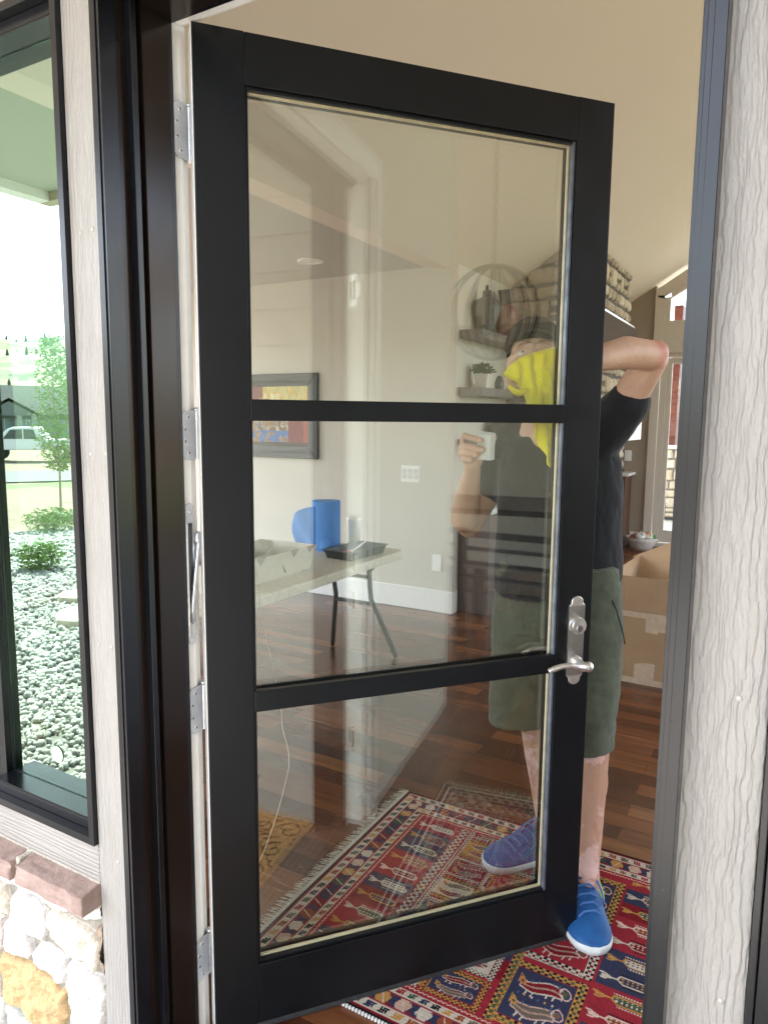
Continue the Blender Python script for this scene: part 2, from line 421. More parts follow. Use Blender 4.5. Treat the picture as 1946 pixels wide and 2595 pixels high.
def interior():
    # floor
    tag(MB().box(-4.2, 1.9, .035, 7.05, -.1, FZ).build('floor', FLOOR), kind='structure')
    tag(MB().box(1.9, 5.2, -2.4, 7.05, -.1, FZ).build('floor', FLOOR), kind='structure')
    # walls
    def wall(boxes, mat, label, name='interior_wall', cat='wall'):
        M_ = MB()
        for b in boxes: M_.box(*b)
        return tag(M_.build(name, mat), label, cat)
    wall([(-4.2, -.95, 3.42, 3.55, FZ, 2.33)], WALLP, 'beige hall wall behind the folding table')
    wall([(-1.2, -1.081, 4.42, 7.06, FZ, 2.34)], WALLP, 'beige side wall unseen behind the chimney breast, added to block stray sun')  # unseen wall added to stop sun leaking onto the far wall
    wall([(-1.08, -.95, 3.552, 4.40, FZ, 2.33)], WALLP, 'beige wall return carrying the floating shelves')
    wall([(-4.32, -4.2, .03, .5, FZ, 2.5), (-4.32, -4.2, 3.1, 3.55, FZ, 2.5), (-4.318, -4.202, .5, 3.1, 2.2, 2.5), (-4.318, -4.202, .5, 3.1, FZ, .3)], WALLP, 'beige end wall of the hall')  # unseen middle opening added to brighten the hall
    wall([(-1.08, -.31, 7.06, 7.2, FZ, 4.2), (-.31, 1.2, 7.06, 7.2, 2.02, 2.33), (1.2, 1.5, 7.06, 7.2, FZ, 4.4), (1.5, 5.0, 7.06, 7.2, 3.3, 4.6)], TAN,
         'tan far wall behind the great room')  # unseen right part left open to let daylight into the room
    # front wall: pieces round the window and door openings, exterior side hidden by trim
    F = MB()
    F.box(-4.2, -3.9, -.02, .03, -.1, 2.6); F.box(-.95, -.56, -.02, .03, -.1, 2.6); F.box(-3.9, -.95, -.02, .03, -.1, .35); F.box(-3.9, -.95, -.02, .03, 2.2, 2.6); F.box(-.56, -.03, -.02, .03, -.1, .44); F.box(-.56, -.03, -.02, .03, 2.05, 2.6)  # unseen hall opening left of the window, added for daylight
    F.box(-.2, -.03, -.018, .028, .44, 2.05); F.box(-.03, .95, -.02, .03, 2.05, 2.6); F.box(.945, 1.9, -.02, .03, -.1, 2.6)
    F.box(-4.2, 1.9, -.018, .03, 2.6, 4.4)
    tag(F.build('interior_wall', WALLP), 'beige front wall round the entry door', 'wall')
    # dining bump-out; its big unseen openings are added to let daylight in
    wall([(1.912, 1.97, -2.4, .03, FZ, 2.6), (1.912, 1.97, -2.4, .03, 2.6, 4.4), (1.97, 5.2, -2.42, -2.36, 2.5, 3.4), (1.97, 5.2, -2.42, -2.36, FZ, .1), (3.3, 3.5, -2.418, -2.362, .1, 2.5)], WALLP,
         'beige dining room walls round wide unseen openings added for daylight')
    wall([(5.14, 5.2, 1.3, 7.05, 2.62, 3.0), (5.14, 5.2, 1.3, 7.05, FZ, .1), (5.142, 5.198, 4.3, 4.5, .1, 2.62)], WALLP, 'beige right wall of the great room with wide unseen openings added for daylight')  # openings out of view, added to light the great room
    wall([(5.14, 5.2, -2.36, 1.3, FZ, 3.0)], simple('taupe_wall_paint', (.46, .42, .35), .8, var=.03), 'taupe end wall of the dining room')
    # ceilings
    tag(MB().box(-4.2, -1.0, .03, 3.42, 2.33, 2.45).build('ceiling', SOFF), kind='structure')
    V = MB(); x0, x1, x2 = -1.0, 1.95, 5.3; z0 = 2.33-.62*.05; z1 = 2.33+.62*2.9; z2 = z1-.62*(x2-x1)
    xm = 3.5; zm = z1-.62*(xm-x1)
    V.prism([(x0, z0+.001), (x1, z1), (xm, zm), (xm, zm+.15), (x1, z1+.15), (x0-.2, z0+.15), (x0-.2, z0+.031)], 'Y', -2.6, 7.3)
    for a, b in ((-2.6, 1.3), (4.0, 4.2), (6.9, 7.3)): V.prism([(xm+.001, zm), (x2, z2), (x2, z2+.15), (xm+.001, zm+.15)], 'Y', a, b)  # bays between the strips stay open as unseen skylights, added to brighten the room
    tag(V.build('ceiling', CEIL), kind='structure')
    # baseboards
    tag(MB().box(-4.2, -.951, 3.404, 3.4195, FZ, .135).box(-.9495, -.935, 3.40, 3.49, FZ, .135).build('baseboard', WHITE, bevel=.003), 'tall white baseboard along the hall wall', 'baseboard')
    tag(MB().box(-.45, -.31, 7.045, 7.0595, FZ, .12).build('baseboard', WHITE, bevel=.003), 'short white baseboard beside the far cabinet', 'baseboard')
    # recessed light in the hall ceiling (unlit)
    rl = empty('recessed_light', (-1.76, 2.9, 2.33), label='round unlit recessed light in the hall ceiling', cat='light')
    MB().lathe([(.085, -.001), (.085, -.008), (.068, -.010), (.066, -.001)], n=40).build('trim_ring', WHITE, rl, smooth=False)
    MB().lathe([(.0655, -.002), (.0655, -.004), (.001, -.0045), (.001, -.002)], n=40).build('lens', simple('frosted_lens', (.85, .85, .82), .4), rl)
interior()

def sheet_stone(name, stones, x0, x1, z0, z1, res, plane, depth, mort, seed, label=None, cat=None, parent=None, facing='Y', jitter=1.0, prs=.010, rough=.010):
    """stones: (polygon, colour). Heightfield of rounded rubble stones over a mortar bed, with its own thickness behind."""
    xs = np.arange(x0, x1+res*.5, res); zs = np.arange(z0, z1+res*.5, res)
    X, Z = np.meshgrid(xs, zs); p = np.stack([X.ravel(), Z.ravel(), np.zeros(X.size)], 1)
    wx = X+.006*jitter*fbm(p, 45, seed).reshape(X.shape); wz = Z+.006*jitter*fbm(p, 45, seed+9).reshape(X.shape)
    H = np.full(X.shape, -.014); cid = np.full(X.shape, -1); best = np.full(X.shape, -1.0)
    for k, (poly, c) in enumerate(stones):
        pts = np.array(poly); bx = (wx > pts[:, 0].min()-.02) & (wx < pts[:, 0].max()+.02) & (wz > pts[:, 1].min()-.02) & (wz < pts[:, 1].max()+.02)
        if not bx.any(): continue
        a = wx[bx]; b = wz[bx]; n = len(pts); dmin = np.full(a.shape, 9.0); inside = np.zeros(a.shape, bool)
        for i in range(n):
            q0 = pts[i]; q1 = pts[(i+1) % n]; e = q1-q0; t = np.clip(((a-q0[0])*e[0]+(b-q0[1])*e[1])/(e@e+1e-12), 0, 1)
            dmin = np.minimum(dmin, np.hypot(a-q0[0]-t*e[0], b-q0[1]-t*e[1]))
            cond = (q0[1] > b) != (q1[1] > b); xx = q0[0]+(b-q0[1])*e[0]/(e[1]+1e-12); inside ^= cond & (a < xx)
        s = np.where(inside, dmin, -dmin)
        sub = best[bx]; upd = s > np.maximum(sub, 0)
        sub[upd] = s[upd]; best[bx] = sub; ci = cid[bx]; ci[upd] = k; cid[bx] = ci
    ins = best > 0
    prof = 1-np.exp(-np.clip(best, 0, 1)/prs)
    rock = fbm(p, 28, seed+2, 5).reshape(X.shape)
    H = np.where(ins, -.012+depth*prof+rough*rock*prof, H+.0025*fbm(p, 160, seed+5, 3).reshape(X.shape))
    cx = cid[:-1, :-1]; col = np.empty(cx.shape+(3,)); col[:] = mort
    r2 = fbm(p, 60, seed+7, 4).reshape(X.shape)[:-1, :-1]; r3 = fbm(p, 9, seed+11, 3).reshape(X.shape)[:-1, :-1]
    for k, (poly, c) in enumerate(stones):
        mk = cx == k; col[mk] = c
    col = col*(1+.22*r2+.12*r3)[..., None]; ed = (best[:-1, :-1] > 0) & (best[:-1, :-1] < .0025); col[ed] *= .8
    col = np.clip(col, .01, .9)
    def pos(A, B):
        if facing == 'Y': return np.stack([A, plane-H, B], 2)
        return np.stack([plane+H, A, B], 2)
    m = STONEM
    o = color_grid(name, xs, zs, pos, col, m, parent)
    me = o.data
    if facing == 'Y': me.flip_normals()
    if label: tag(o, label, cat)
    return o
STONEM = attr_mat('rough_stone', .85, .22, 180, .7, .003)
def random_courses(x0, x1, z0, z1, hmin, hmax, wmin, wmax, gap, cols, seed):
    R = random.Random(seed); out = []; z = z0
    while z < z1:
        h = R.uniform(hmin, hmax); x = x0-R.uniform(0, wmin)
        while x < x1:
            w = R.uniform(wmin, wmax)
            subs = [(z, z+h)] if (R.random() < .6 or h < hmin*1.2) else [(z, z+h*.5), (z+h*.5, z+h)]
            for (a, b) in subs:
                j = lambda: R.uniform(-.25, .25)*gap*1.5
                g = gap/2
                out.append(([(x+g+j(), a+g+j()), (x+w*.5, a+g+j()), (x+w-g+j(), a+g+j()), (x+w-g+j(), b-g+j()), (x+w*.4, b-g+j()), (x+g+j(), b-g+j())], R.choice(cols)))
            x += w
        z += h
    return out

def fireplace():
    cols = [(.42, .35, .25), (.48, .41, .30), (.36, .30, .22), (.52, .45, .34), (.40, .34, .26)]
    fp = empty('stone_fireplace', (-.67, 5.3, FZ), label='tan rubble stone chimney breast rising into the vaulted ceiling', cat='fireplace')
    MB().box(-.27, .255, -.88, .83, 0, 2.3).build('core', simple('dark_mortar', (.16, .14, .12), .9), fp)
    def clipmesh(o, f):
        bm = bmesh.new(); bm.from_mesh(o.data)
        bmesh.ops.delete(bm, geom=[v for v in bm.verts if f(v.co)], context='VERTS'); bm.to_mesh(o.data); bm.free()
    st = random_courses(-.95, -.39, .9, 3.0, .10, .16, .16, .34, .022, cols, 5)
    a = sheet_stone('stone_face', st, -.95, -.395, 1.0, 2.67, .005, 4.40, .03, (.13, .115, .10), 3)
    clipmesh(a, lambda v: v.z > 2.33+.62*(v.x+.95)-.002)
    st = random_courses(4.36, 6.15, -.1, 3.0, .10, .19, .09, .20, .024, cols, 8)
    b = sheet_stone('stone_side', st, 4.40, 6.15, FZ, 2.67, .007, -.395, .03, (.13, .115, .10), 6, facing='X')
    for o in (a, b):
        o.parent = fp; o.matrix_parent_inverse = Matrix.Translation(Vector((.67, -5.3, -FZ)))
    MB().box(-.27, .27, -.9, .85, 2.30, 2.40).build('core_top', simple('dark_mortar', (.16, .14, .12), .9), fp).scale = (1, 1, .9)
    MB().box(.262, .335, -.91, .83, 2.195, 2.225).build('mantel_edge', WHITETOP, fp, bevel=.002)
    MB().box(.262, .36, -.91, .86, 1.95, 2.192).build('mantel_box', simple('taupe_mantel', (.10, .075, .055), .9, spec=.1), fp)
    MB().box(.262, .45, -.95, .80, 1.17, 1.34).build('mantel_shelf', WHITETOP, fp, bevel=.003)
fireplace()

def shelves():
    for i, (z, lab) in enumerate(((1.855, 'grey floating shelf holding the two tall vases'), (1.478, 'grey floating shelf holding the potted succulent'), (1.13, 'lowest grey floating shelf, almost hidden behind the man'))):
        tag(MB().box(-.948, -.785, 3.46, 4.385, z, z+.057).build('floating_shelf', GREYWOOD, bevel=.002), lab, 'shelf', 'floating shelves beside the fireplace')
    def vase(x, y, z, prof, mat, lab, neck=None):
        v = empty('vase', (x, y, z), label=lab, cat='vase')
        MB().lathe(prof, n=40).build('body', mat, v, smooth=True)
        if neck: MB().lathe(neck[0], n=32).build('rim', neck[1], v, smooth=True)
    vase(-.865, 3.72, 1.912, [(.03,0),(.052,.0),(.055,.03),(.075,.09),(.098,.15),(.100,.18),(.085,.215),(.05,.235),(.032,.245),(.030,.285),(.026,.285)],
         simple('slate_ceramic', (.055, .07, .072), .35, var=.1), 'dark slate vase with wide shoulders and narrow neck on the top shelf',
         ([(.012,.285),(.010,.32),(.003,.325)], BLACKP))
    vase(-.86, 4.08, 1.912, [(.03,0),(.05,0),(.055,.02),(.07,.08),(.088,.15),(.09,.19),(.07,.225),(.045,.24),(.040,.24)],
         simple('oxblood_ceramic', (.14, .022, .02), .3, var=.2), 'dark red vase with a flared black neck on the top shelf',
         ([(.040,.241),(.045,.27),(.055,.32),(.066,.34),(.058,.336),(.035,.26)], simple('black_ceramic', (.012,.014,.014), .3)))
    pl = empty('potted_succulent', (-.865, 3.66, 1.535), label='leafy green succulent in a small white tapered pot on the middle shelf', cat='plant')
    MB().add([(-.05,-.04,0),(.05,-.04,0),(.05,.04,0),(-.05,.04,0),(-.066,-.055,.095),(.066,-.055,.095),(.066,.055,.095),(-.066,.055,.095)],
             [(0,3,2,1),(4,5,6,7),(0,1,5,4),(1,2,6,5),(2,3,7,6),(3,0,4,7)]).build('pot', simple('white_wash_pot', (.62,.6,.53), .6), pl, bevel=.003)
    L = MB(); R = random.Random(3)
    for k in range(330):
        t = R.uniform(0, 6.283); el = R.uniform(.1, 1.5); r = R.uniform(.02, .085)
        c = Vector((math.cos(t)*math.cos(el)*r*1.1, math.sin(t)*math.cos(el)*r, .095+abs(math.sin(el))*r*.75))
        d = (c-Vector((0, 0, .08))).normalized(); s_ = d.orthogonal().normalized(); s_.rotate(Matrix.Rotation(R.uniform(0, 6.28), 3, d)); w = R.uniform(.006, .010); l = R.uniform(.018, .03)
        L.add([c, c+s_*w+d*l*.5, c+d*l, c-s_*w+d*l*.5], [(0,1,2,3)])
    L.build('leaves', simple('succulent_green', (.055, .11, .03), .5, var=.4, nscale=60), pl, fixn=False)
    MB().tube([(-.035,-.045,.03),(-.055,-.06,.15)], .006).build('plant_marker', WHITE, pl)
    tag(MB().lathe([(.02,0),(.03,.0),(.034,.05),(.02,.09),(.012,.10)], (-.845, 3.95, 1.5351), n=24).build('vase', simple('teal_glass', (.03,.06,.06), .2), smooth=True), 'small dark teal bottle beside the succulent', 'vase')
    tag(MB().lathe([(.05,0),(.07,.02),(.085,.07),(.05,.13),(.02,.16),(.012,.22)], (-.86, 4.0, 1.1875), n=24).build('figurine', simple('brown_ceramic', (.08,.05,.035), .4), smooth=True), 'dark brown ornament on the lowest shelf, above the white sponge', 'ornament')
    # low cabinet under the shelves
    c = empty('low_cabinet', (-.82, 3.95, FZ), label='grey brown low cabinet with a white counter, behind the raised forearm', cat='cabinet')
    MB().box(-.125, .10, -.44, .44, 0, .70).build('carcass', CAB, c)
    MB().box(-.13, .13, -.47, .445, .705, .745).build('countertop', WHITETOP, c, bevel=.002)
m_ = Mat('cabinet_grain'); g_ = m_.noise(1, 4, .6, .3, m_.coord((120, 120, 4)))
m_.set(m_.ramp(g_, [(.3, (.075, .05, .04)), (.7, (.13, .095, .078))]), .45); CAB = m_.m
shelves()

def far_end():
    # cabinet on the far wall
    c = empty('base_cabinet', (-.75, 6.87, FZ), label='dark wood base cabinet with a pale counter against the far wall', cat='cabinet')
    MB().box(-.28, .29, -.17, .18, 0, .765).build('carcass', simple('mahogany', (.10, .045, .026), .35, var=.25, nscale=10), c)
    MB().box(-.30, .33, -.2, .185, .77, .80).build('countertop', WHITETOP, c, bevel=.003)
    d = MB().box(-.0, .28, -.185, -.171, .05, .74).build('door', simple('mahogany', (.10, .045, .026), .35, var=.25, nscale=10), c, bevel=.004)
    for x in (.11, .15, .19):
        h = MB(); h.tube([(x, -.187, .5), (x, -.205, .52), (x, -.205, .64), (x, -.187, .66)], .004, 8); h.build('handle', NICKEL, d)
    tag(MB().box(-.98, -.52, 6.78, 6.95, .7805, .81).build('tray', BLACKP, bevel=.01), 'flat black tray on the pale counter of the far cabinet', 'tray')
    s = empty('light_switch', (-.51, 7.058, .95), label='single white rocker switch on the tan far wall', cat='switch')
    MB().box(-.036, .036, -.006, 0, -.057, .057).build('plate', WHITE, s, bevel=.002)
    MB().box(-.016, .016, -.010, -.0062, -.033, .033).build('rocker', WHITE, s, bevel=.001)
    # patio door with transom
    p = empty('patio_door', (-.31, 7.05, FZ), label='white framed glass patio door with a sloped transom at the far end', cat='door')
    z = lambda v: v-FZ
    M_ = MB(); M_.box(.0, .085, -.02, .0, 0, z(2.62)); M_.box(.085, 1.5, -.018, 0, z(2.03), z(2.335))
    M_.prism([(0, z(2.62)), (0, z(2.68)), (.35, z(2.90)), (.35, z(2.76)), (.085, z(2.60)), (.085, z(2.58))], 'Y', -.02, 0)
    M_.build('casing', WHITEW, p, bevel=.002)
    M_ = MB(); M_.box(.085, .15, .0, .06, 0, z(2.03)); M_.box(.15, 1.5, .002, .058, z(1.985), z(2.029)); M_.box(.15, 1.5, .0, .06, 0, z(.02)); M_.box(.086, .15, -.012, .05, z(2.335), z(2.60)); M_.box(.15, 1.5, -.01, .05, z(2.336), z(2.36))
    M_.prism([(.15, z(2.585)), (.55, z(2.83)), (.55, z(2.90)), (.15, z(2.65))], 'Y', -.01, .05)
    M_.build('frame', WHITEW, p, bevel=.002)
    M_ = MB(); M_.box(.152, .2, .012, .048, z(.03), z(1.98)); M_.box(.2, 1.1, .014, .046, z(1.92), z(1.98)); M_.box(.2, 1.1, .014, .046, z(.03), z(.16)); M_.box(1.1, 1.16, .012, .048, z(.03), z(1.98))
    M_.build('sash', WHITEW, p, bevel=.002)
    MB().box(.199, 1.1, .028, .032, z(.159), z(1.921)).build('glass_pane', CLEAR, p)
    # patio beyond
    cols = [(.55, .47, .33), (.62, .55, .42), (.5, .44, .33), (.66, .6, .48)]
    st = random_courses(-.75, .5, .0, 1.0, .10, .16, .12, .26, .02, cols, 12)
    w = sheet_stone('stone_pier', st, -.75, .5, 0, .94, .01, 9.5, .025, (.16, .14, .12), 14)
    pr = empty('patio_column', (-.12, 9.75, 0), label='tan stone pier carrying a reddish post on the back patio', cat='column')
    w.parent = pr; w.matrix_parent_inverse = Matrix.Translation((.12, -9.75, 0))
    MB().box(-.63, .62, -.24, .3, 0, .93).build('core', simple('dark_mortar', (.16, .14, .12), .9), pr)
    MB().box(-.68, .66, -.3, .35, .95, 1.0).build('cap_stone', WHITETOP, pr, bevel=.01)
    MB().box(-.37, -.26, -.1, .1, 1.0, 2.9).build('post', simple('red_stain', (.16, .04, .025), .6, var=.4, nscale=20), pr)
    tag(MB().box(-3.5, 5, 7.25, 13, -.15, -.05).build('patio', simple('patio_concrete', (.6, .59, .56), .9)), kind='structure')
    rf = MB(); rf.prism([(-3, 2.2), (1.95, 5.1), (5.4, 3.0), (5.4, 3.1), (1.95, 5.2), (-3, 2.3)], 'Y', 7.31, 10.2)
    tag(rf.build('patio_roof', simple('pale_patio_soffit', (.62, .6, .42), .7)), 'pale planked roof over the back patio, seen in the transom', 'roof')
    b = empty('toy_basket', (-.275, 6.78, FZ), label='white woven basket full of stuffed toys on the far floor', cat='basket')
    M_ = MB(); prof = []
    M_.lathe([(.09,0),(.095,.0),(.12,.04),(.145,.09),(.165,.135),(.155,.133),(.125,.07),(.08,.02)], n=36); bo = M_.build('bowl', simple('white_rope', (.55, .5, .45), .8, bstr=.8, bscale=120), b, smooth=True)
    R = random.Random(4)
    for k, (x, y, zz, r, c) in enumerate(((-.07,-.05,.13,.045,(.30,.14,.08)), (-.0,-.09,.15,.05,(.75,.72,.68)), (.0,-.10,.155,.028,(.02,.02,.02)), (.07,-.03,.14,.045,(.70,.62,.55)), (.10,.02,.13,.04,(.15,.35,.1)), (.03,.05,.14,.05,(.7,.3,.12)), (-.05,.05,.14,.05,(.5,.45,.35)))):
        t = MB(); t.ell((x, y, zz), (r, r*.8, r*.7)); t.ell((x+r*.6, y-.01, zz+r*.5), (r*.4,)*3)
        tag(t.build('stuffed_toy', simple('plush_%d' % k, c, .9, bstr=.5, bscale=200), smooth=True), ['brown', 'white', 'black eared', 'cream', 'green', 'orange', 'tan'][k]+' stuffed toy in the white woven basket', 'toy', 'stuffed toys in the basket').location = (-.275, 6.78, FZ)
WHITEW = simple('warm_white_trim', (.62, .56, .48), .4, var=.03)
far_end()

def cardboard_box():
    b = empty('cardboard_box', (.30, 2.70, FZ), rad(-1.0), label='large open brown cardboard box patched with pale tape on the wood floor', cat='box')
    t = .005; w, d, h = .62, .42, .378
    M_ = MB(); M_.box(0, w, 0, t, 0, h); M_.box(0, w, d, d+t, 0, h); M_.box(0, t, t+.001, d-.001, 0, h); M_.box(w-t, w, t+.001, d-.001, 0, h); M_.box(.006, w-.006, .006, d-.006, .001, .006)
    M_.build('box_body', CARD, b)
    o = MB().box(0, w, -.001, .004, 0, .178).build('front_flap', CARD, b); o.location = (.002, -.002, h+.001); o.rotation_euler = (rad(2), 0, 0)
    # left flap leaning inwards with a raised rear corner, pale inner face
    M_ = MB(); M_.add([(-.005,.01,h),( -.005,d,h),(.02,d+.02,h+.21),(-.055,.02,h+.165),(-.012,.01,h),(-.012,d,h),(.013,d+.02,h+.212),(-.062,.02,h+.167)],
                      [(0,1,2,3),(7,6,5,4),(0,4,5,1),(1,5,6,2),(2,6,7,3),(3,7,4,0)])
    M_.build('side_flap', CARDIN, b)
    M_ = MB(); M_.add([(0,d,h),(.30,d,h),(.250,d+.03,h+.335),(-.02,d+.03,h+.20),(0,d+.006,h),(.30,d+.006,h),(.250,d+.036,h+.335),(-.02,d+.036,h+.20)],
                      [(0,1,2,3),(7,6,5,4),(0,4,5,1),(1,5,6,2),(2,6,7,3),(3,7,4,0)])
    o = M_.build('rear_flap', CARDIN, b); o['label'] = 'torn rear flap with a warm pale inner face'
    MB().box(w-t+.001, w+.002, .03, d-.03, h+.001, h+.19).build('side_flap', CARD, b)
    tp = MB(); tp.box(.0, w, -.0022, -.0006, .0, .03)
    tp.add([(.10,-.003,.0),(.195,-.003,.0),(.20,-.003,.115),(.165,-.003,.118),(.10,-.003,.105)], [(0,1,2,3,4)])
    tp.add([(.0,-.003,h-.03),(w,-.003,h-.035),(w,-.003,h-.002),(.0,-.003,h-.002)], [(0,1,2,3)])
    tp.add([(.0,-.0035,h-.08),(.034,-.0035,h-.08),(.034,-.0035,h-.01),(0,-.0035,h-.01)], [(0,1,2,3)])
    tp.add([(.145,-.0035,h-.10),(.205,-.0035,h-.105),(.205,-.0035,h-.092),(.26,-.0035,h-.092),(.26,-.0035,h-.01),(.145,-.0035,h-.01)], [(0,1,2,3,4,5)])
    tp.build('tape', TAPE, b, fixn=False)
cardboard_box()

# ---------------------------------------------------------------- rug
COTTON = simple('cream_cotton', (.50, .46, .37), .9, var=.25, nscale=150)
def rug():
    x0, x1, y0, y1 = -.09, 1.22, .243, 1.15; res = .0022
    xs = np.arange(x0, x1+res/2, res); ys = np.arange(y0, y1+res/2, res)
    cx = .5*(xs[1:]+xs[:-1]); cy = .5*(ys[1:]+ys[:-1]); X, Y = np.meshgrid(cx, cy)
    RED = (.25, .020, .030); NAVY = (.030, .032, .065); IV = (.47, .41, .33); GOLD = (.40, .21, .055); GRN = (.04, .075, .045); BLK = (.008, .008, .01); RUST = (.22, .055, .02); DRED=(.16,.010,.015); BLUE=(.05,.09,.16)
    C = np.empty(X.shape+(3,)); C[:] = RED
    def put(mask, c): C[mask] = c
    d = np.minimum.reduce([X-x0, x1-X, Y-y0, y1-Y])          # distance to the edge
    horiz = np.minimum(X-x0, x1-X) < np.minimum(Y-y0, y1-Y)   # left/right sides
    s = np.where(horiz, Y, X)                                 # running coordinate of the border
    def border(a, b): return (d >= a) & (d < b)
    put(d < .007, BLK); put(border(.007, .011), DRED)
    def sband(a, b, per, seed):
        m = border(a, b); put(m, IV)
        v = (d-a)/(b-a); k = np.floor(s/per).astype(int); u = s/per-k
        pal = [NAVY, RUST, GRN, GOLD, RED, BLK, (.10, .08, .06)]
        shp = ((np.abs(u-.3) < .07) & (v > .2) & (v < .8)) | ((np.abs(u-.5) < .07) & (v > .15) & (v < .85)) | ((np.abs(u-.7) < .07) & (v > .2) & (v < .8)) | \
              ((np.abs(v-.25) < .09) & (u > .12) & (u < .55)) | ((np.abs(v-.75) < .09) & (u > .45) & (u < .88)) | ((np.abs(v-.5) < .08) & (u > .3) & (u < .7))
        for i, c in enumerate(pal): put(m & shp & ((k*5+seed) % 7 == i), c)
        put(border(a-.003, a), RED); put(border(b, b+.003), RED)
    sband(.014, .040, .036, 0)
    # patch band
    m = border(.045, .077); put(m, NAVY); v = (d-.045)/.032; per = .052; k = np.floor(s/per).astype(int); u = s/per-k
    pal = [IV, GOLD, NAVY, RUST, (.45, .30, .22), GRN, DRED]
    zz = v+.12*np.sign(np.sin(s*260))
    for i, c in enumerate(pal): put(m & ((k*3) % 7 == i) & (np.abs(u-.5) < .38-.3*np.abs(zz-.5)), c)
    put(m & (np.abs(u-.5+.3*(v-.5)) < .03), IV); put(m & ((np.abs(v-.12) < .06) | (np.abs(v-.88) < .05)) & (u > .7), DRED)
    sband(.082, .104, .030, 3)
    zig = .112+.004*np.abs(((s/.012) % 1)*2-1)
    put(border(.108, .122), RED); put((np.abs(d-zig) < .0016), (.6, .4, .3))
    F = d > .122
    lx = X-(x0+.122); 
    # field columns: widths repeat: lamp stripes | star column | panels | star column | ...
    def lamps(xa, xb, seed):
        m = F & (X >= xa) & (X < xb); per = .0655; k = np.floor((Y-y0+seed*.01)/per).astype(int); v = (Y-y0+seed*.01)/per-k; u = (X-xa)/(xb-xa)
        bgc = [RED, RED, NAVY, NAVY, RED, RED, DRED, NAVY]
        for i, c in enumerate(bgc): put(m & ((k+seed) % 8 == i), c)
        par = (k+seed) % 2 == 0
        vv = (v-.5); uu = u+.16*vv           # skewed like the woven lamps
        hexd = np.maximum(np.abs(vv)/.20, (np.abs(uu-.60)-.20)/.16+.0) ; hexd = np.maximum(np.abs(vv)/.21, np.abs(vv)/.40+(np.abs(uu-.62)-.17)/.15)
        body = hexd < 1.0; edge = body & (hexd > .74); core = hexd < .74
        ek = [IV, GOLD, IV, (.6, .45, .38), GOLD]; ck = [DRED, NAVY, RUST, IV, GRN]
        for i in range(5):
            put(m & edge & ((k+seed) % 5 == i), ek[i]); put(m & core & ((k*2+seed) % 5 == i), ck[i])
        dot = core & ((np.floor(u*26) % 2) == 0) & ((np.floor(v*14) % 2) == 0) & (np.abs(vv) < .13)
        dk = [IV, GOLD, IV, NAVY, (.6, .42, .35)]
        for i in range(5): put(m & dot & ((k*2+seed) % 5 == i), dk[i])
        head = ((np.abs(vv+.0) < .035+.03*(uu < .2)) & (uu > .06) & (uu < .34)) | ((np.abs(np.abs(vv)-.13) < .035) & (uu > .03) & (uu < .13)) | ((np.abs(np.abs(vv)-(.13-(uu-.1)*.9)) < .03) & (uu > .10) & (uu < .22))
        for i in range(5): put(m & head & ((k+seed) % 5 == i), ek[i])
        teeth = ((np.abs(np.abs(vv)-.29) < .035) & (uu > .38) & (uu < .86) & ((u*22) % 1 < .5))
        put(m & teeth & par, BLK); put(m & teeth & ~par, IV)
    def stars(xa, xb, base, star, ax='Y', ya=None, yb=None):
        m = F & (X >= xa) & (X < xb)
        if ya is not None: m = m & (Y >= ya) & (Y < yb)
        put(m, base); w = (xb-xa) if ax == 'Y' else (yb-ya)
        per = w*.72; s_ = (Y if ax == 'Y' else X)/per; k = np.floor(s_); u = s_-k-.5
        v = ((X-xa)/w if ax == 'Y' else (Y-ya)/w)-.5
        put(m & (((np.abs(np.abs(v)-.34) < .07) & (np.abs(u) > .22)) | ((np.abs(np.abs(v)-.18) < .05) & (np.abs(np.abs(u)-.36) < .10))), BLK)
        put(m & (np.abs(v) < .20) & (np.abs(u) < .22), star); put(m & (np.abs(v) < .30) & (np.abs(u) < .07), star); put(m & (np.abs(v) < .07) & (np.abs(u) < .32), star)
        put(m & (np.abs(np.abs(v)-.5) < .05), RED)
    def panel(xa, xb, ya, yb, bgc, fr, star, seed, bw=.024):
        m = F & (X >= xa) & (X < xb) & (Y >= ya) & (Y < yb); put(m, bgc)
        p = np.stack([X[m]*1.0, Y[m]*1.0, np.zeros(m.sum())], 1)
        ux = (X-xa)/(xb-xa); uy = (Y-ya)/(yb-ya)
        # two stylised long-bodied animals with plumes, each traced by a thin pale line
        for j, (cyy, c1, c2) in enumerate(((.32, GOLD, (.12, .09, .07)), (.68, (.40, .17, .05), GRN))):
            mid = uy-cyy-.035*np.sin(ux*11+j)
            w_ = .045+.035*np.clip(np.sin((ux-.3)*7.0), 0, 1)
            bx = (np.abs(mid) < w_) & (ux > .24) & (ux < .74); ol = (np.abs(mid) < w_+.022) & (ux > .225) & (ux < .755)
            put(m & ol & ~bx, IV if j else (.45, .30, .24)); put(m & bx, DRED if (seed+j) % 2 else c2); put(m & bx & (np.abs(mid) < .014), (.30, .20, .15))
            for q in range(4): put(m & (np.abs(ux-.20-.018*q) < .008) & (np.abs(mid-.05) < .075-.012*q), c1)
            put(m & (np.hypot(ux-.245, mid-.03) < .05), c1); put(m & (np.hypot(ux-.245, mid-.03) < .018), NAVY)
            for lxx in (.33, .41, .58, .66): put(m & (np.abs(ux-lxx-.25*(mid+.1)) < .010) & (mid > -.15) & (mid < -w_), IV); put(m & (np.abs(ux-lxx-.02) < .008) & (mid > w_) & (mid < .12), BLUE)
            rr = np.hypot((ux-.77)*1.1, mid-.05); put(m & (np.abs(rr-.075) < .010), (.5, .34, .30)); put(m & (rr < .045), c2); put(m & (rr < .018), RUST)
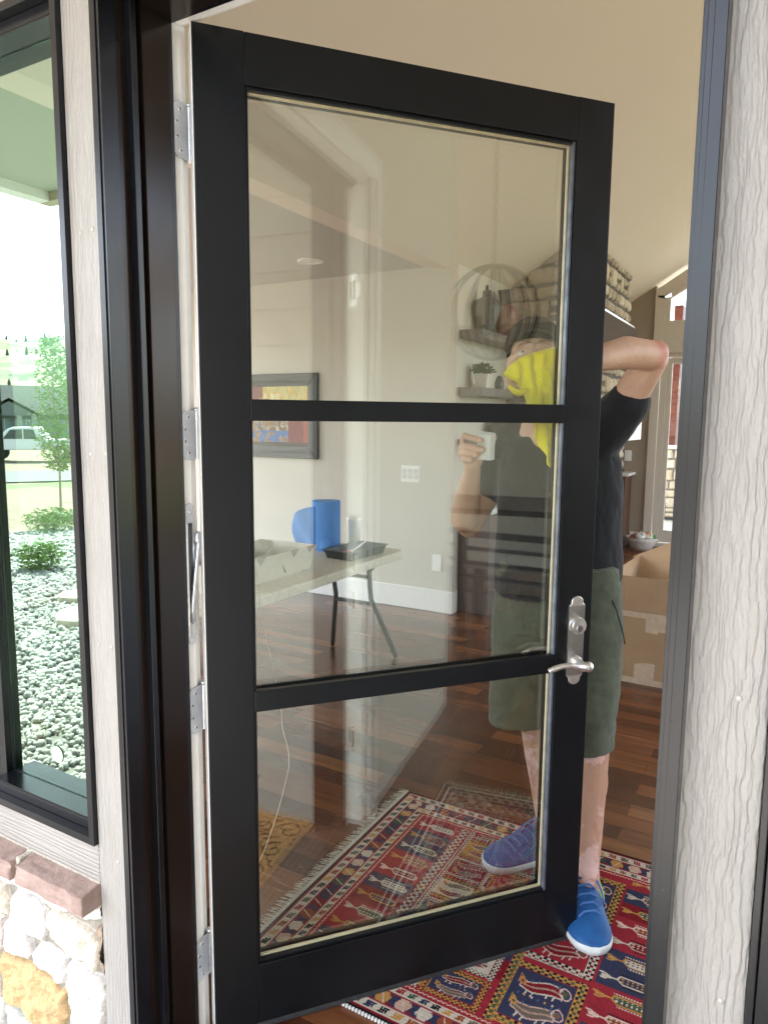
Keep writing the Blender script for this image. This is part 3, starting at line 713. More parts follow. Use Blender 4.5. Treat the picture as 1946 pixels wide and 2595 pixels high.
        for q in range(7):
            put(m & (np.abs(ux-.25-.085*q) < .012) & (np.abs(uy-.505) < .018), [BLUE, GOLD, IV][q % 3]); put(m & (np.abs(ux-.28-.07*q) < .008) & (np.abs(uy-.90) < .012), IV)
        w = bw
        stars(xa, xa+w, fr, star, 'Y'); 
        for (a, b, c, e, ax) in ((xa, xa+w, ya, yb, 'Y'), (xb-w, xb, ya, yb, 'Y'), (xa+w, xb-w, ya, ya+w, 'X'), (xa+w, xb-w, yb-w, yb, 'X')):
            mm = F & (X >= a) & (X < b) & (Y >= c) & (Y < e); put(mm, fr); ww = w; s_ = (Y if ax == 'Y' else X)/(w*.75); k = np.floor(s_); u = s_-k-.5
            v = ((X-a)/ww if ax == 'Y' else (Y-c)/ww)-.5
            put(mm & (((np.abs(np.abs(v)-.34) < .08) & (np.abs(u) > .24)) | ((np.abs(np.abs(v)-.17) < .06) & (np.abs(np.abs(u)-.38) < .10))), BLK)
            put(mm & (np.abs(v) < .18) & (np.abs(u) < .20), star); put(mm & (np.abs(np.abs(v)-.5) < .05), RED)
    lamps(.032, .170, 1); stars(.172, .200, IV, DRED)
    lamps(.700, .845, 4); lamps(.32, .505, 2); 
    yy = y0+.122; i = 0
    while yy < y1-.122:
        for (xa, xb) in ((.205, .34), (.345, .49), (.51, .69)):
            if xb == .69: continue
            panel(xa, xb, yy, yy+.10, [RED, NAVY, IV, DRED, GOLD][(i+int(xa*20)) % 5], [IV, GOLD][(i+int(xa*10)) % 2], [DRED, GRN][i % 2], i, .016)
        yy += .105; i += 1
    for i, ya in enumerate((.37, .59, .80)):
        panel(.505, .695, ya, ya+.205, [NAVY, RED, NAVY][i], [GOLD, IV, GOLD][i], [GRN, DRED, GRN][i], i)
    for xa, xb in ((.85, .99), (.99, 1.10)):
        yy = y0+.122; i = 2
        while yy < y1-.122:
            panel(xa, xb, yy, yy+.115, [RED, NAVY, DRED][i % 3], [IV, GOLD][i % 2], [DRED, GRN][i % 2], i, .016); yy += .12; i += 1
    # weave: rows of knots
    C *= (1+.10*np.sin(Y*2*math.pi/.0088))[..., None]
    p = np.stack([X.ravel(), Y.ravel(), 0*X.ravel()], 1); C *= (1+.12*fbm(p, 9, 2)).reshape(X.shape)[..., None]*(1+.20*fbm(p, 220, 4, 2)).reshape(X.shape)[..., None]
    m = attr_mat('woven_wool', .95, .18, 500, .6, .0012, .1)
    hz = lambda a, b: np.stack([a, b, FZ+.006+.0012*fbm(np.stack([a.ravel(), b.ravel(), 0*a.ravel()], 1), 5, 8).reshape(a.shape)], 2)
    g = empty('oriental_rug', (0, 0, 0), label='red and navy tribal patterned rug with cream fringe under the man', cat='rug')
    color_grid('pile', xs, ys, hz, C, m, g)
    MB().box(x0, x1, y0, y1, FZ+.0005, FZ+.004).build('backing', simple('rug_edge', (.05, .02, .02), .9), g)
    R = random.Random(5)
    for side in (0, 1):
        fr = MB(); xe = x0 if side == 0 else x1; sg = -1 if side == 0 else 1
        y = y0
        while y < y1:
            l = R.uniform(.030, .048); dy = R.uniform(-.009, .009); w = .0024
            z = FZ+.004
            fr.add([(xe, y, z+.002), (xe, y+w, z+.002), (xe+sg*l*.5, y+w+dy*.4, z+.001), (xe+sg*l*.5, y+dy*.4, z+.001), (xe+sg*l, y+w*.6+dy, FZ+.0012), (xe+sg*l, y+dy, FZ+.0012)], [(0,1,2,3), (3,2,4,5)])
            y += .0032
        fr.box(xe, xe+sg*.012, y0, y1, FZ+.0008, FZ+.0052)
        fr.build('fringe', COTTON, g, fixn=False)
    ed = MB(); x = x0
    while x < x1: ed.box(x, x+.0045, y0-.006, y0-.0005, FZ+.001, FZ+.007); x += .0085
    ed.build('selvedge', WHITE, g)
rug()

# ---------------------------------------------------------------- folding table and what stands on it
CSG = simple('carton_grey', (.30, .27, .22), .7)
def table():
    T = .62; x1, x0, y1, y0 = -.745, -1.355, 2.35, .50
    t = empty('folding_table', ((x0+x1)/2, (y0+y1)/2, FZ), label='low off-white folding table with dark bent legs in the hall', cat='table')
    L = Matrix.Translation(-t.location)
    def loc(o): o.parent = t; o.matrix_parent_inverse = L; return o
    r = .06; poly = []
    for (cx, cy, a0) in ((x1-r, y1-r, 0), (x0+r, y1-r, 90), (x0+r, y0+r, 180), (x1-r, y0+r, 270)):
        for k in range(7): a = rad(a0+15*k); poly.append((cx+r*math.cos(a), cy+r*math.sin(a)))
    loc(MB().prism(poly, 'Z', T-.045, T).build('tabletop', simple('granite_plastic', (.62, .57, .46), .55, var=.18, nscale=55, bstr=.3, bscale=150), bevel=.006))
    gm = simple('dark_powder_coat', (.035, .045, .04), .4)
    for (yy, s) in ((2.24, 1), (.62, -1)):
        for sx in (-1, 1):
            cx = (x0+x1)/2; a = MB()
            a.tube([(cx+sx*.195, yy, T-.046), (cx+sx*.12, yy+s*.03, .49), (cx+sx*.115, yy+s*.06, .33), (cx+sx*.215, yy+s*.175, FZ+.004)], .0135, 12)
            loc(a.build('leg', gm, smooth=True))
        a = MB(); a.tube([(cx-.12, yy+s*.03, .46), (cx+.12, yy+s*.03, .46)], .010, 10); a.tube([(cx-.116, yy+s*.065, .30), (cx+.116, yy+s*.065, .30)], .010, 10)
        a.tube([(cx, yy+s*.03, .46), (cx, yy-s*.32, T-.055)], .009, 10)
        loc(a.build('brace', gm, smooth=True))
    # wall outlet behind
    tag(MB().box(-1.10, -1.03, 3.412, 3.4195, .27, .385).build('outlet', WHITE, bevel=.002), 'white wall outlet low behind the folding table', 'outlet')
    # caulk / storage box
    b = empty('storage_box', (-1.0, 1.36, T), rad(0), label='folded off-white carton with a label on the near end of the table', cat='box')
    PL = simple('offwhite_carton', (.56, .52, .43), .6, var=.06)
    M_ = MB(); w0, l0, h = .11, .30, .115
    M_.add([(-w0,-l0,0.0),(w0,-l0,0.0),(w0,l0,0.0),(-w0,l0,0.0),(-w0-.03,-l0-.02,h),(w0+.03,-l0-.02,h),(w0+.03,l0+.02,h),(-w0-.03,l0+.02,h),
            (-w0-.02,-l0-.012,h),(w0+.02,-l0-.012,h),(w0+.02,l0+.012,h),(-w0-.02,l0+.012,h),(-w0+.012,-l0+.012,.01),(w0-.012,-l0+.012,.01),(w0-.012,l0-.012,.01),(-w0+.012,l0-.012,.01)],
           [(0,3,2,1),(0,1,5,4),(1,2,6,5),(2,3,7,6),(3,0,4,7),(4,5,9,8),(5,6,10,9),(6,7,11,10),(7,4,8,11),(9,8,12,13),(10,9,13,14),(11,10,14,15),(8,11,15,12),(12,15,14,13)])
    M_.build('tray_body', PL, b)
    for yy in (-.22, -.08, .15, .27):
        M_ = MB(); M_.add([(w0+.031, yy-.03, h+.001), (w0+.031, yy+.03, h+.001), (w0+.022, yy, h-.035), (w0+.028, yy-.028, h+.003), (w0+.028, yy+.028, h+.003)], [(0,1,2),(0,3,4,1)])
        M_.build('fold_tab', CSG, b, fixn=False)
    o = MB().box(w0+.012, w0+.014, l0-.075, l0-.02, .018, .038).build('label_window', simple('grey_label', (.30, .38, .36), .4), b); o.rotation_euler = (0, rad(14), 0); o.location.x = -.006
    M_ = MB(); M_.tube([(w0+.016, .06, h-.03), (w0+.006, .11, .02)], .0035, 8); M_.build('cord', DARKST, b)
    rg = MB(); R = random.Random(8)
    for k in range(9):
        c = (R.uniform(-.07, .07), -.26+k*.055, .10+R.uniform(0, .03)); rg.ell(c, (.05, .045, R.uniform(.02, .035)))
    o = blend(rg, 'crumpled_paper', simple('brown_packing_paper', (.30, .26, .19), .8), .006, 2, disp=lambda c: .008*fbm(c, 30, 2)); o.location = (-1.0, 1.36, T)
    tag(o, 'crumpled brown packing paper heaped in the off-white carton', 'paper')
    # blue shop towel roll
    r_ = empty('paper_towel_roll', (-1.115, 2.13, T), label='blue shop towel roll standing on the table with its loose end hanging', cat='paper roll')
    BL = simple('blue_paper', (.09, .26, .62), .85, var=.06, nscale=40, bstr=.4, bscale=150)
    M_ = MB(); M_.lathe([(.022,.0),(.075,.0),(.076,.01),(.076,.255),(.075,.262),(.022,.262)], n=48); M_.build('roll', BL, r_, smooth=False)
    MB().lathe([(.0215,.001),(.0215,.263),(.016,.263),(.016,.001)], n=32).build('core', CARD, r_)
    nx, nz = 14, 16; vs = []; fs = []
    for j in range(nz+1):
        for i in range(nx+1):
            u, v = i/nx, j/nz
            x = -.02-.13*u-.02*math.sin(v*5)*u; y = -.076-.02*u+.02*math.sin(u*7+v*4)*u; zz = .235-.05*u*u-(v*(.215-.02*u))
            if v > .5: x += .05*u*(v-.5)
            vs.append((x, y, zz))
    for j in range(nz):
        for i in range(nx): a = j*(nx+1)+i; fs.append((a, a+1, a+nx+2, a+nx+1))
    o = MB().add(vs, fs).build('loose_sheet', BL, r_, smooth=True); sm = o.modifiers.new('s', 'SOLIDIFY'); sm.thickness = .0015
    M_ = MB(); M_.ell((.055,-.09,.035), (.03,.022,.038)); o = M_.build('crumpled_corner', BL, r_, smooth=True); displace(o, lambda c: .008*fbm(c, 40, 3))
    # steel tumbler
    t_ = empty('tumbler', (-1.05, 2.305, T), label='tall brushed steel tumbler standing beside the black tray', cat='cup')
    MB().lathe([(.0,.0),(.032,.0),(.034,.004),(.041,.15),(.0415,.155),(.038,.155),(.036,.14),(.02,.01)], n=40).build('cup', NICKEL, t_, smooth=True)
    MB().lathe([(.041,.1552),(.042,.165),(.034,.172),(.001,.172),(.001,.1552)], n=40).build('lid', CLEAR, t_, smooth=True)
    # black paint tray
    p = empty('paint_tray', (-.885, 2.06, T), rad(-4), label='shallow dark plastic tray of tools near the far end of the table', cat='tray')
    M_ = MB(); a, b_, h = .075, .14, .045; s_ = 1.13; i_ = .006
    P0 = [(-a,-b_),(a,-b_),(a,b_),(-a,b_)]
    vs = [(x, y, 0) for x, y in P0]+[(x*s_, y*s_, h) for x, y in P0]+[((x*s_+math.copysign(.012, x)), (y*s_+math.copysign(.012, y)), h) for x, y in P0]+[(x*s_-math.copysign(i_, x), y*s_-math.copysign(i_, y), h+.0005) for x, y in P0]+[(x-math.copysign(i_, x), y-math.copysign(i_, y), .004) for x, y in P0]
    fs = [(0,3,2,1)]
    for k in range(4):
        n_ = (k+1) % 4; fs += [(k, n_, 4+n_, 4+k), (4+k, 4+n_, 8+n_, 8+k), (8+k, 8+n_, 12+n_, 12+k), (12+k, 12+n_, 16+n_, 16+k)]
    fs.append((16,17,18,19)); M_.add(vs, fs); M_.build('tray', simple('charcoal_plastic', (.03, .034, .035), .45), p)
    tag(MB().box(-.93, -.87, 1.96, 2.04, T+.006, T+.030).build('sanding_block', simple('red_plastic', (.35, .03, .03), .5), bevel=.004), 'red tool lying in the dark tray', 'tool')
    o = MB().box(-.006, .006, -.1, .1, 0, .006).build('putty_knife', STEEL, bevel=.001); o.location = (-.87, 2.07, T+.044); o.rotation_euler = (rad(6), 0, rad(10)); tag(o, 'thin steel scraper resting across the dark tray', 'tool')
table()

def picture():
    x0, x1, z0, z1 = -2.86, -2.055, 1.015, 1.655; y = 3.419
    f = empty('framed_painting', ((x0+x1)/2, y, (z0+z1)/2), label='framed painting in reds, yellow and blue on the hall wall', cat='picture')
    L = Matrix.Translation(-f.location); fw_ = .095
    FW = simple('dark_carved_frame', (.045, .036, .032), .5, var=.3, nscale=60, bstr=.5, bscale=70)
    def bar(pts):
        M_ = MB(); n = len(pts)
        M_.add([(x, y-.001, z) for x, z in pts]+[(x, y-d, z) for (x, z), d in zip(pts, (.03, .03, .018, .018))], [(0,1,2,3), (7,6,5,4), (0,4,5,1), (1,5,6,2), (2,6,7,3), (3,7,4,0)])
        o = M_.build('frame', FW, bevel=.004); o.parent = f; o.matrix_parent_inverse = L
    bar([(x0,z1),(x1,z1),(x1-fw_,z1-fw_),(x0+fw_,z1-fw_)]); bar([(x1,z0),(x0,z0),(x0+fw_,z0+fw_),(x1-fw_,z0+fw_)])
    bar([(x1,z1),(x1,z0),(x1-fw_,z0+fw_),(x1-fw_,z1-fw_)]); bar([(x0,z0),(x0,z1),(x0+fw_,z1-fw_),(x0+fw_,z0+fw_)])
    xs = np.linspace(x0+fw_-.003, x1-fw_+.003, 190); zs = np.linspace(z0+fw_-.003, z1-fw_+.003, 150)
    cx = .5*(xs[1:]+xs[:-1]); cz = .5*(zs[1:]+zs[:-1]); X, Z = np.meshgrid(cx, cz); p = np.stack([X.ravel(), Z.ravel(), 0*X.ravel()], 1)
    n1 = fbm(p, 14, 1).reshape(X.shape); n2 = fbm(p, 26, 6).reshape(X.shape); n3 = fbm(p*[1, .35, 1], 60, 9).reshape(X.shape)
    C = np.empty(X.shape+(3,)); C[:] = (.62, .55, .22)
    u = (X-cx[0])/(cx[-1]-cx[0]); v = (Z-cz[0])/(cz[-1]-cz[0])
    C[n1 > .05] = (.66, .46, .12); C[n1 > .25] = (.70, .64, .34)
    mid = v < .62
    for lo, c in ((-.9, (.28, .16, .08)), (-.15, (.42, .26, .12)), (.0, (.12, .16, .26)), (.1, (.55, .48, .36)), (.22, (.20, .10, .06))): C[mid & (n2 > lo)] = c
    C[(v < .25) & (n2 > -.05) & (u < .7)] = (.07, .16, .42)
    C[(u > .70) & (v < .62)] = (.22, .04, .04); C[(u > .93) & (v < .66)] = (.40, .08, .06); C[(v < .06)] = (.08, .05, .05)
    C[(u < .30) & (v > .75)] = (.22, .05, .05); C[(np.hypot((u-.30)/.16, (v-.62)/.2) < 1) & (n2 > -.1)] = (.40, .26, .14)
    C *= (1+.35*n3)[..., None]
    o = color_grid('canvas', xs, zs, lambda a, b: np.stack([a, 0*a+y-.012, b], 2), np.clip(C, .01, .8), attr_mat('oil_paint', .6, .1, 200, .3)); o.parent = f; o.matrix_parent_inverse = L
picture()
def switches():
    s = empty('light_switch', (-1.28, 3.4195, .94), label='triple white rocker switch plate on the beige hall wall', cat='switch')
    MB().box(-.073, .073, -.006, 0, -.058, .058).build('plate', WHITE, s, bevel=.002)
    for k in (-1, 0, 1):
        o = MB().box(-.0165, .0165, -.011, -.0062, -.034, .034).build('rocker', simple('switch_white', (.66, .66, .64), .3), s, bevel=.001); o.location.x = k*.046
switches()

# ================================================================ EXTERIOR WALL, WINDOW, STONE
simple_nail = simple("painted_nail", (.41, .385, .35), .4)
def facade():
    def board(b, mat, label, nails=()):
        o = MB().box(*b).build('trim_board', mat, bevel=.0015)
        tag(o, label, 'trim')
        for (x, z) in nails:
            MB().lathe([(.0042, .0005), (.0036, -.0011), (.0001, -.0016)], (x, b[2], z), n=12, axis='Y').build('nail_head', simple_nail, o, smooth=True)
    board((-.1345, -.0175, -.12, -.07, PZ+.002, 2.6), TRIM, 'narrow greige vertical trim board between the window and the door frame',
          ((-.107, 1.638), (-.075, 1.64), (-.107, 1.245), (-.064, 1.247), (-.107, .879), (-.072, .881), (-.079, .441)))
    board((-.76, -.1355, -.12, -.07, .372, .4595), TRIMX, 'horizontal greige trim board under the window', ())
    board((-.76, -.1355, -.12, -.07, 2.059, 2.6), TRIMX, 'horizontal greige trim board over the window', ())
    board((-.76, -.6, -.12, -.07, .4605, 2.058), TRIM, 'greige trim board on the far left of the window', ())
    board((.9285, 1.0160, -.12, -.07, PZ+.002, 2.6), TRIM, 'broad bright greige trim board right of the door opening', ((.985, 1.0), (.975, 1.66), (.99, .62)))
    board((-.017, .928, -.12, -.07, 2.075, 2.6), TRIMX, 'greige trim board above the door', ())
    board((1.36, 1.84, -.12, -.07, PZ+.002, 2.6), TRIM, 'greige trim board in the porch corner beside the sidelight', ())
    # sidelight at the right edge
    s = empty('sidelight_window', (1.0165, -.12, PZ), label='tall black framed sidelight cut by the right edge of the photo', cat='window')
    M_ = MB(); M_.box(.0, .008, -.028, .05, .0, 2.25); M_.box(.0085, .036, -.022, .05, .0, 2.25); M_.box(.0365, .055, -.010, .05, 0, 2.25)
    M_.box(.29, .343, -.022, .05, 0, 2.25); M_.box(.0555, .2895, -.021, .05, 0, .10); M_.box(.0555, .2895, -.021, .05, 2.15, 2.25)
    M_.build('frame', CLAD, s, bevel=.0015); MB().box(.055, .29, .02, .024, .1, 2.15).build('glass_pane', WGLASS, s)
    # window
    w = empty('casement_window', (-.31, -.06, .46), label='narrow black casement window reflecting the sunny street', cat='window')
    def loc(o): o.parent = w; o.matrix_parent_inverse = Matrix.Translation((.31, .06, -.46)); return o
    X0, X1, B, T = -.535, -.1352, .4605, 2.058
    def ring(a, ya, yb, w_, b_=None):
        # rectangular ring inset by a, width w_, from ya to yb
        M_.box(X0+a, X0+a+w_, max(ya, -.080), yb, B+a, T-a); M_.box(X1-a-w_, X1-a, ya, yb, B+a, T-a)
        M_.box(X0+a+w_, X1-a-w_, ya, yb, B+a, B+a+w_); M_.box(X0+a+w_, X1-a-w_, ya, yb, T-a-w_, T-a)
    M_ = MB(); ring(0, -.1305, -.03, .0155); loc(M_.build('frame', CLAD, bevel=.001))
    M_ = MB(); ring(.0157, -.110, -.031, .021); loc(M_.build('sash', CLAD, bevel=.001))
    M_ = MB(); M_.box(X0+.0369, X1-.0369, -.107, -.0575, B+.0367, B+.0372)
    ring(.0369, -.1085, -.055, .003); loc(M_.build('sash_lip', CLAD))
    M_ = MB(); ring(.040, -.0575, -.040, .012); loc(M_.build('glazing_spacer', CREAM2))
    M_ = MB(); ring(.0385, -.0645, -.061, .0015); loc(M_.build('gasket', BLACKP))
    loc(MB().box(X0+.041, X1-.041, -.0605, -.0585, B+.041, T-.041).build('glass_pane', WGLASS))
    o = loc(MB().lathe([(.0001, 0), (.0185, 0), (.0185, .0006), (.0001, .0006)], (-.335, -.0625, .577), n=40, axis='Y').build('round_sticker', simple('pale_green_sticker', (.60, .72, .52), .5)))
    # interior shade behind the window so the room reads calm
    # sill stones
    sm = Mat('rose_sandstone'); f = sm.noise(22, 6, .65, .4); 
    sm.set(sm.ramp(f, [(.25, (.22, .15, .125)), (.55, (.33, .235, .20)), (.85, (.44, .34, .29))]), .8, 0, .3)
    hn = sm.mix(.5, sm.noise(38, 6, .7, .8), sm.noise(1, 5, .6, 0, sm.coord((260, 120, 22)))); sm.bump(hn, .9, .006)
    LM = simple('pale_grit_mortar', (.44, .40, .33), .95, var=.35, nscale=220, bstr=1, bscale=260, bdist=.003)
    for k, (a, b, lab) in enumerate(((-.352, -.1372, 'rose brown ledge stone with a clean sawn end'), (-.72, -.368, 'rose brown ledge stone running out of frame at the left'))):
        nx, ny, nz = 60, 16, 14
        bm = bmesh.new(); bmesh.ops.create_cube(bm, size=1)
        for e_ in range(5): bmesh.ops.subdivide_edges(bm, edges=bm.edges[:], cuts=1, use_grid_fill=True)
        me = bpy.data.meshes.new('ledge_stone'); bm.to_mesh(me); bm.free()
        co = np.empty(len(me.vertices)*3); me.vertices.foreach_get('co', co); co = co.reshape(-1, 3)
        x = a+(co[:, 0]+.5)*(b-a); t = co[:, 1]+.5; y = -.163+t*.060; z = .326+(co[:, 2]+.5)*(.040+.010*t)
        P = np.stack([x, y, z], 1); n1 = fbm(P, 30, 3+k, 5); n2 = fbm(P*[.4, 1, 1.6], 60, 6, 4)
        endm = np.clip((b-x)/.004, 0, 1) if k == 0 else np.ones(len(x))
        front = (t < .01)
        P[:, 1] -= front*(.007*n1+.005*n2)*endm; top = co[:, 2] > .49
        P[:, 2] += top*(.0045*n1)*endm; bot = co[:, 2] < -.49; P[:, 2] += bot*.003*n2*endm
        me.vertices.foreach_set('co', P.ravel()); me.polygons.foreach_set('use_smooth', [True]*len(me.polygons)); me.materials.append(sm.m)
        o = bpy.data.objects.new('ledge_stone', me); COL.objects.link(o); md = o.modifiers.new('w', 'WEIGHTED_NORMAL') if False else None
        me.polygons.foreach_set('use_smooth', [False]*len(me.polygons)) if False else None
        tag(o, lab, 'ledge stone', 'ledge stones under the window')
    mj = MB(); mj.box(-.3675, -.3525, -.152, -.121, .328, .374); mj.box(-.76, -.137, -.1215, -.1195, .3725, .3795)
    tag(blend_mortar(mj, LM), 'gritty pale mortar joint between the ledge stones', 'mortar')
    # veneer below
    Wt = (.62, .585, .54); Cr = (.58, .52, .42); Or = (.50, .34, .17); Pk = (.58, .50, .46); Gy = (.42, .42, .38); Br = (.30, .22, .16)
    st = [([(-.60,.27),(-.471,.258),(-.294,.262),(-.189,.268),(-.133,.296),(-.125,.308),(-.125,.33),(-.60,.33)], Wt),
      ([(-.433,.252),(-.46,.22),(-.463,.183),(-.457,.164),(-.367,.156),(-.349,.156),(-.338,.197),(-.335,.235),(-.368,.254),(-.406,.257)], Wt),
      ([(-.318,.248),(-.330,.174),(-.266,.163),(-.165,.160),(-.156,.222),(-.172,.245),(-.225,.250),(-.271,.250)], Cr),
      ([(-.160,.262),(-.150,.223),(-.156,.164),(-.12,.168),(-.12,.285),(-.14,.285)], Br),
      ([(-.258,.150),(-.261,.076),(-.268,-.01),(-.155,-.02),(-.148,.059),(-.146,.14),(-.16,.150),(-.209,.152)], Wt),
      ([(-.140,.15),(-.138,.0),(-.12,.0),(-.12,.152)], Pk),
      ([(-.362,.150),(-.383,.118),(-.383,.087),(-.358,.082),(-.290,.077),(-.270,.091),(-.266,.12),(-.272,.145),(-.315,.152)], Wt),
      ([(-.50,.072),(-.41,.077),(-.364,.078),(-.314,.070),(-.301,.053),(-.276,.066),(-.278,.001),(-.30,-.06),(-.41,-.062),(-.435,-.047),(-.505,-.058)], Or),
      ([(-.482,.157),(-.442,.160),(-.403,.152),(-.389,.134),(-.391,.107),(-.401,.090),(-.449,.084),(-.489,.083)], Wt),
      ([(-.506,-.068),(-.449,-.065),(-.30,-.075),(-.30,-.158),(-.506,-.158)], Gy), ([(-.56,.255),(-.474,.245),(-.468,.22),(-.474,.172),(-.56,.166)], Cr),
      ([(-.60,.155),(-.497,.155),(-.50,.085),(-.60,.08)], Pk), ([(-.60,.07),(-.515,.07),(-.52,-.06),(-.60,-.05)], Cr), ([(-.60,-.068),(-.515,-.072),(-.515,-.158),(-.60,-.158)], Wt), ([(-.29,-.078),(-.16,-.03),(-.15,-.158),(-.29,-.158)], Cr)]
    v = sheet_stone('stone_veneer', st, -.60, -.137, PZ+.002, .3255, .0017, -.118, .017, (.26, .235, .19), 21, 'white and ochre rubble stone veneer below the ledge', 'stone wall', prs=.0045, rough=.016)
    b = MB().box(-.76, -.1372, -.1005, -.02, PZ+.002, .3255).build('backing', LM, v)
    # left end of the stone wall, out of frame
    # door mat
def blend_mortar(M_, mat):
    return blend(M_, 'mortar_joint', mat, .0025, 2, disp=lambda c: .0016*fbm(c, 160, 4))

facade()

def doormat():
    x0, x1, y0, y1 = .40, 1.03, -.66, -.21; res = .004
    xs = np.arange(x0, x1, res); ys = np.arange(y0, y1, res); cx = .5*(xs[1:]+xs[:-1]); cy = .5*(ys[1:]+ys[:-1]); X, Y = np.meshgrid(cx, cy)
    C = np.empty(X.shape+(3,)); C[:] = (.52, .30, .12); m = np.zeros(X.shape, bool)
    R = random.Random(2); W2 = .0055
    def spiral(cx_, cy_, r0_, turn, ph, hand):
        nonlocal m
        for t in np.linspace(0, turn, int(60*turn)):
            r = r0_*(1-t/turn*.86); a = ph+hand*t*6.283
            m |= np.hypot(X-cx_-r*math.cos(a), Y-cy_-r*math.sin(a)) < W2*(1-.3*t/turn)
    for i in range(5):
        for j in range(4):
            a, b = x0+.075+i*.12, y0+.07+j*.105
            if (i+j) % 2: spiral(a, b, .052, 1.3, 1.2*i, 1)
            else: spiral(a, b, .046, 1.2, 2.1*j, -1)
            spiral(a+.055, b+.045, .026, .8, i+j, 1 if i % 2 else -1)
    m &= (np.minimum.reduce([X-x0, x1-X, Y-y0, y1-Y]) > .022)
    C[m] = (.02, .014, .01); p = np.stack([X.ravel(), Y.ravel(), 0*X.ravel()], 1); C *= (1+.4*fbm(p, 120, 4, 3)).reshape(X.shape)[..., None]
    z0 = PZ
    d_ = empty('doormat', (0, 0, 0), label='tan coir doormat with black scrollwork, reflected low in the glass', cat='doormat')
    color_grid('pile', xs, ys, lambda a, b: np.stack([a, b, z0+.018+.0015*fbm(np.stack([a.ravel(), b.ravel(), 0*a.ravel()], 1), 200, 3).reshape(a.shape)], 2), C, attr_mat('coir', .95, .3, 400, 1, .002), d_)
    MB().box(xs[0], xs[-1], ys[0], ys[-1], z0+.0005, z0+.0165).build('base', simple('coir_edge', (.28, .15, .06), .95, var=.4, nscale=200, bstr=1), d_)
doormat()

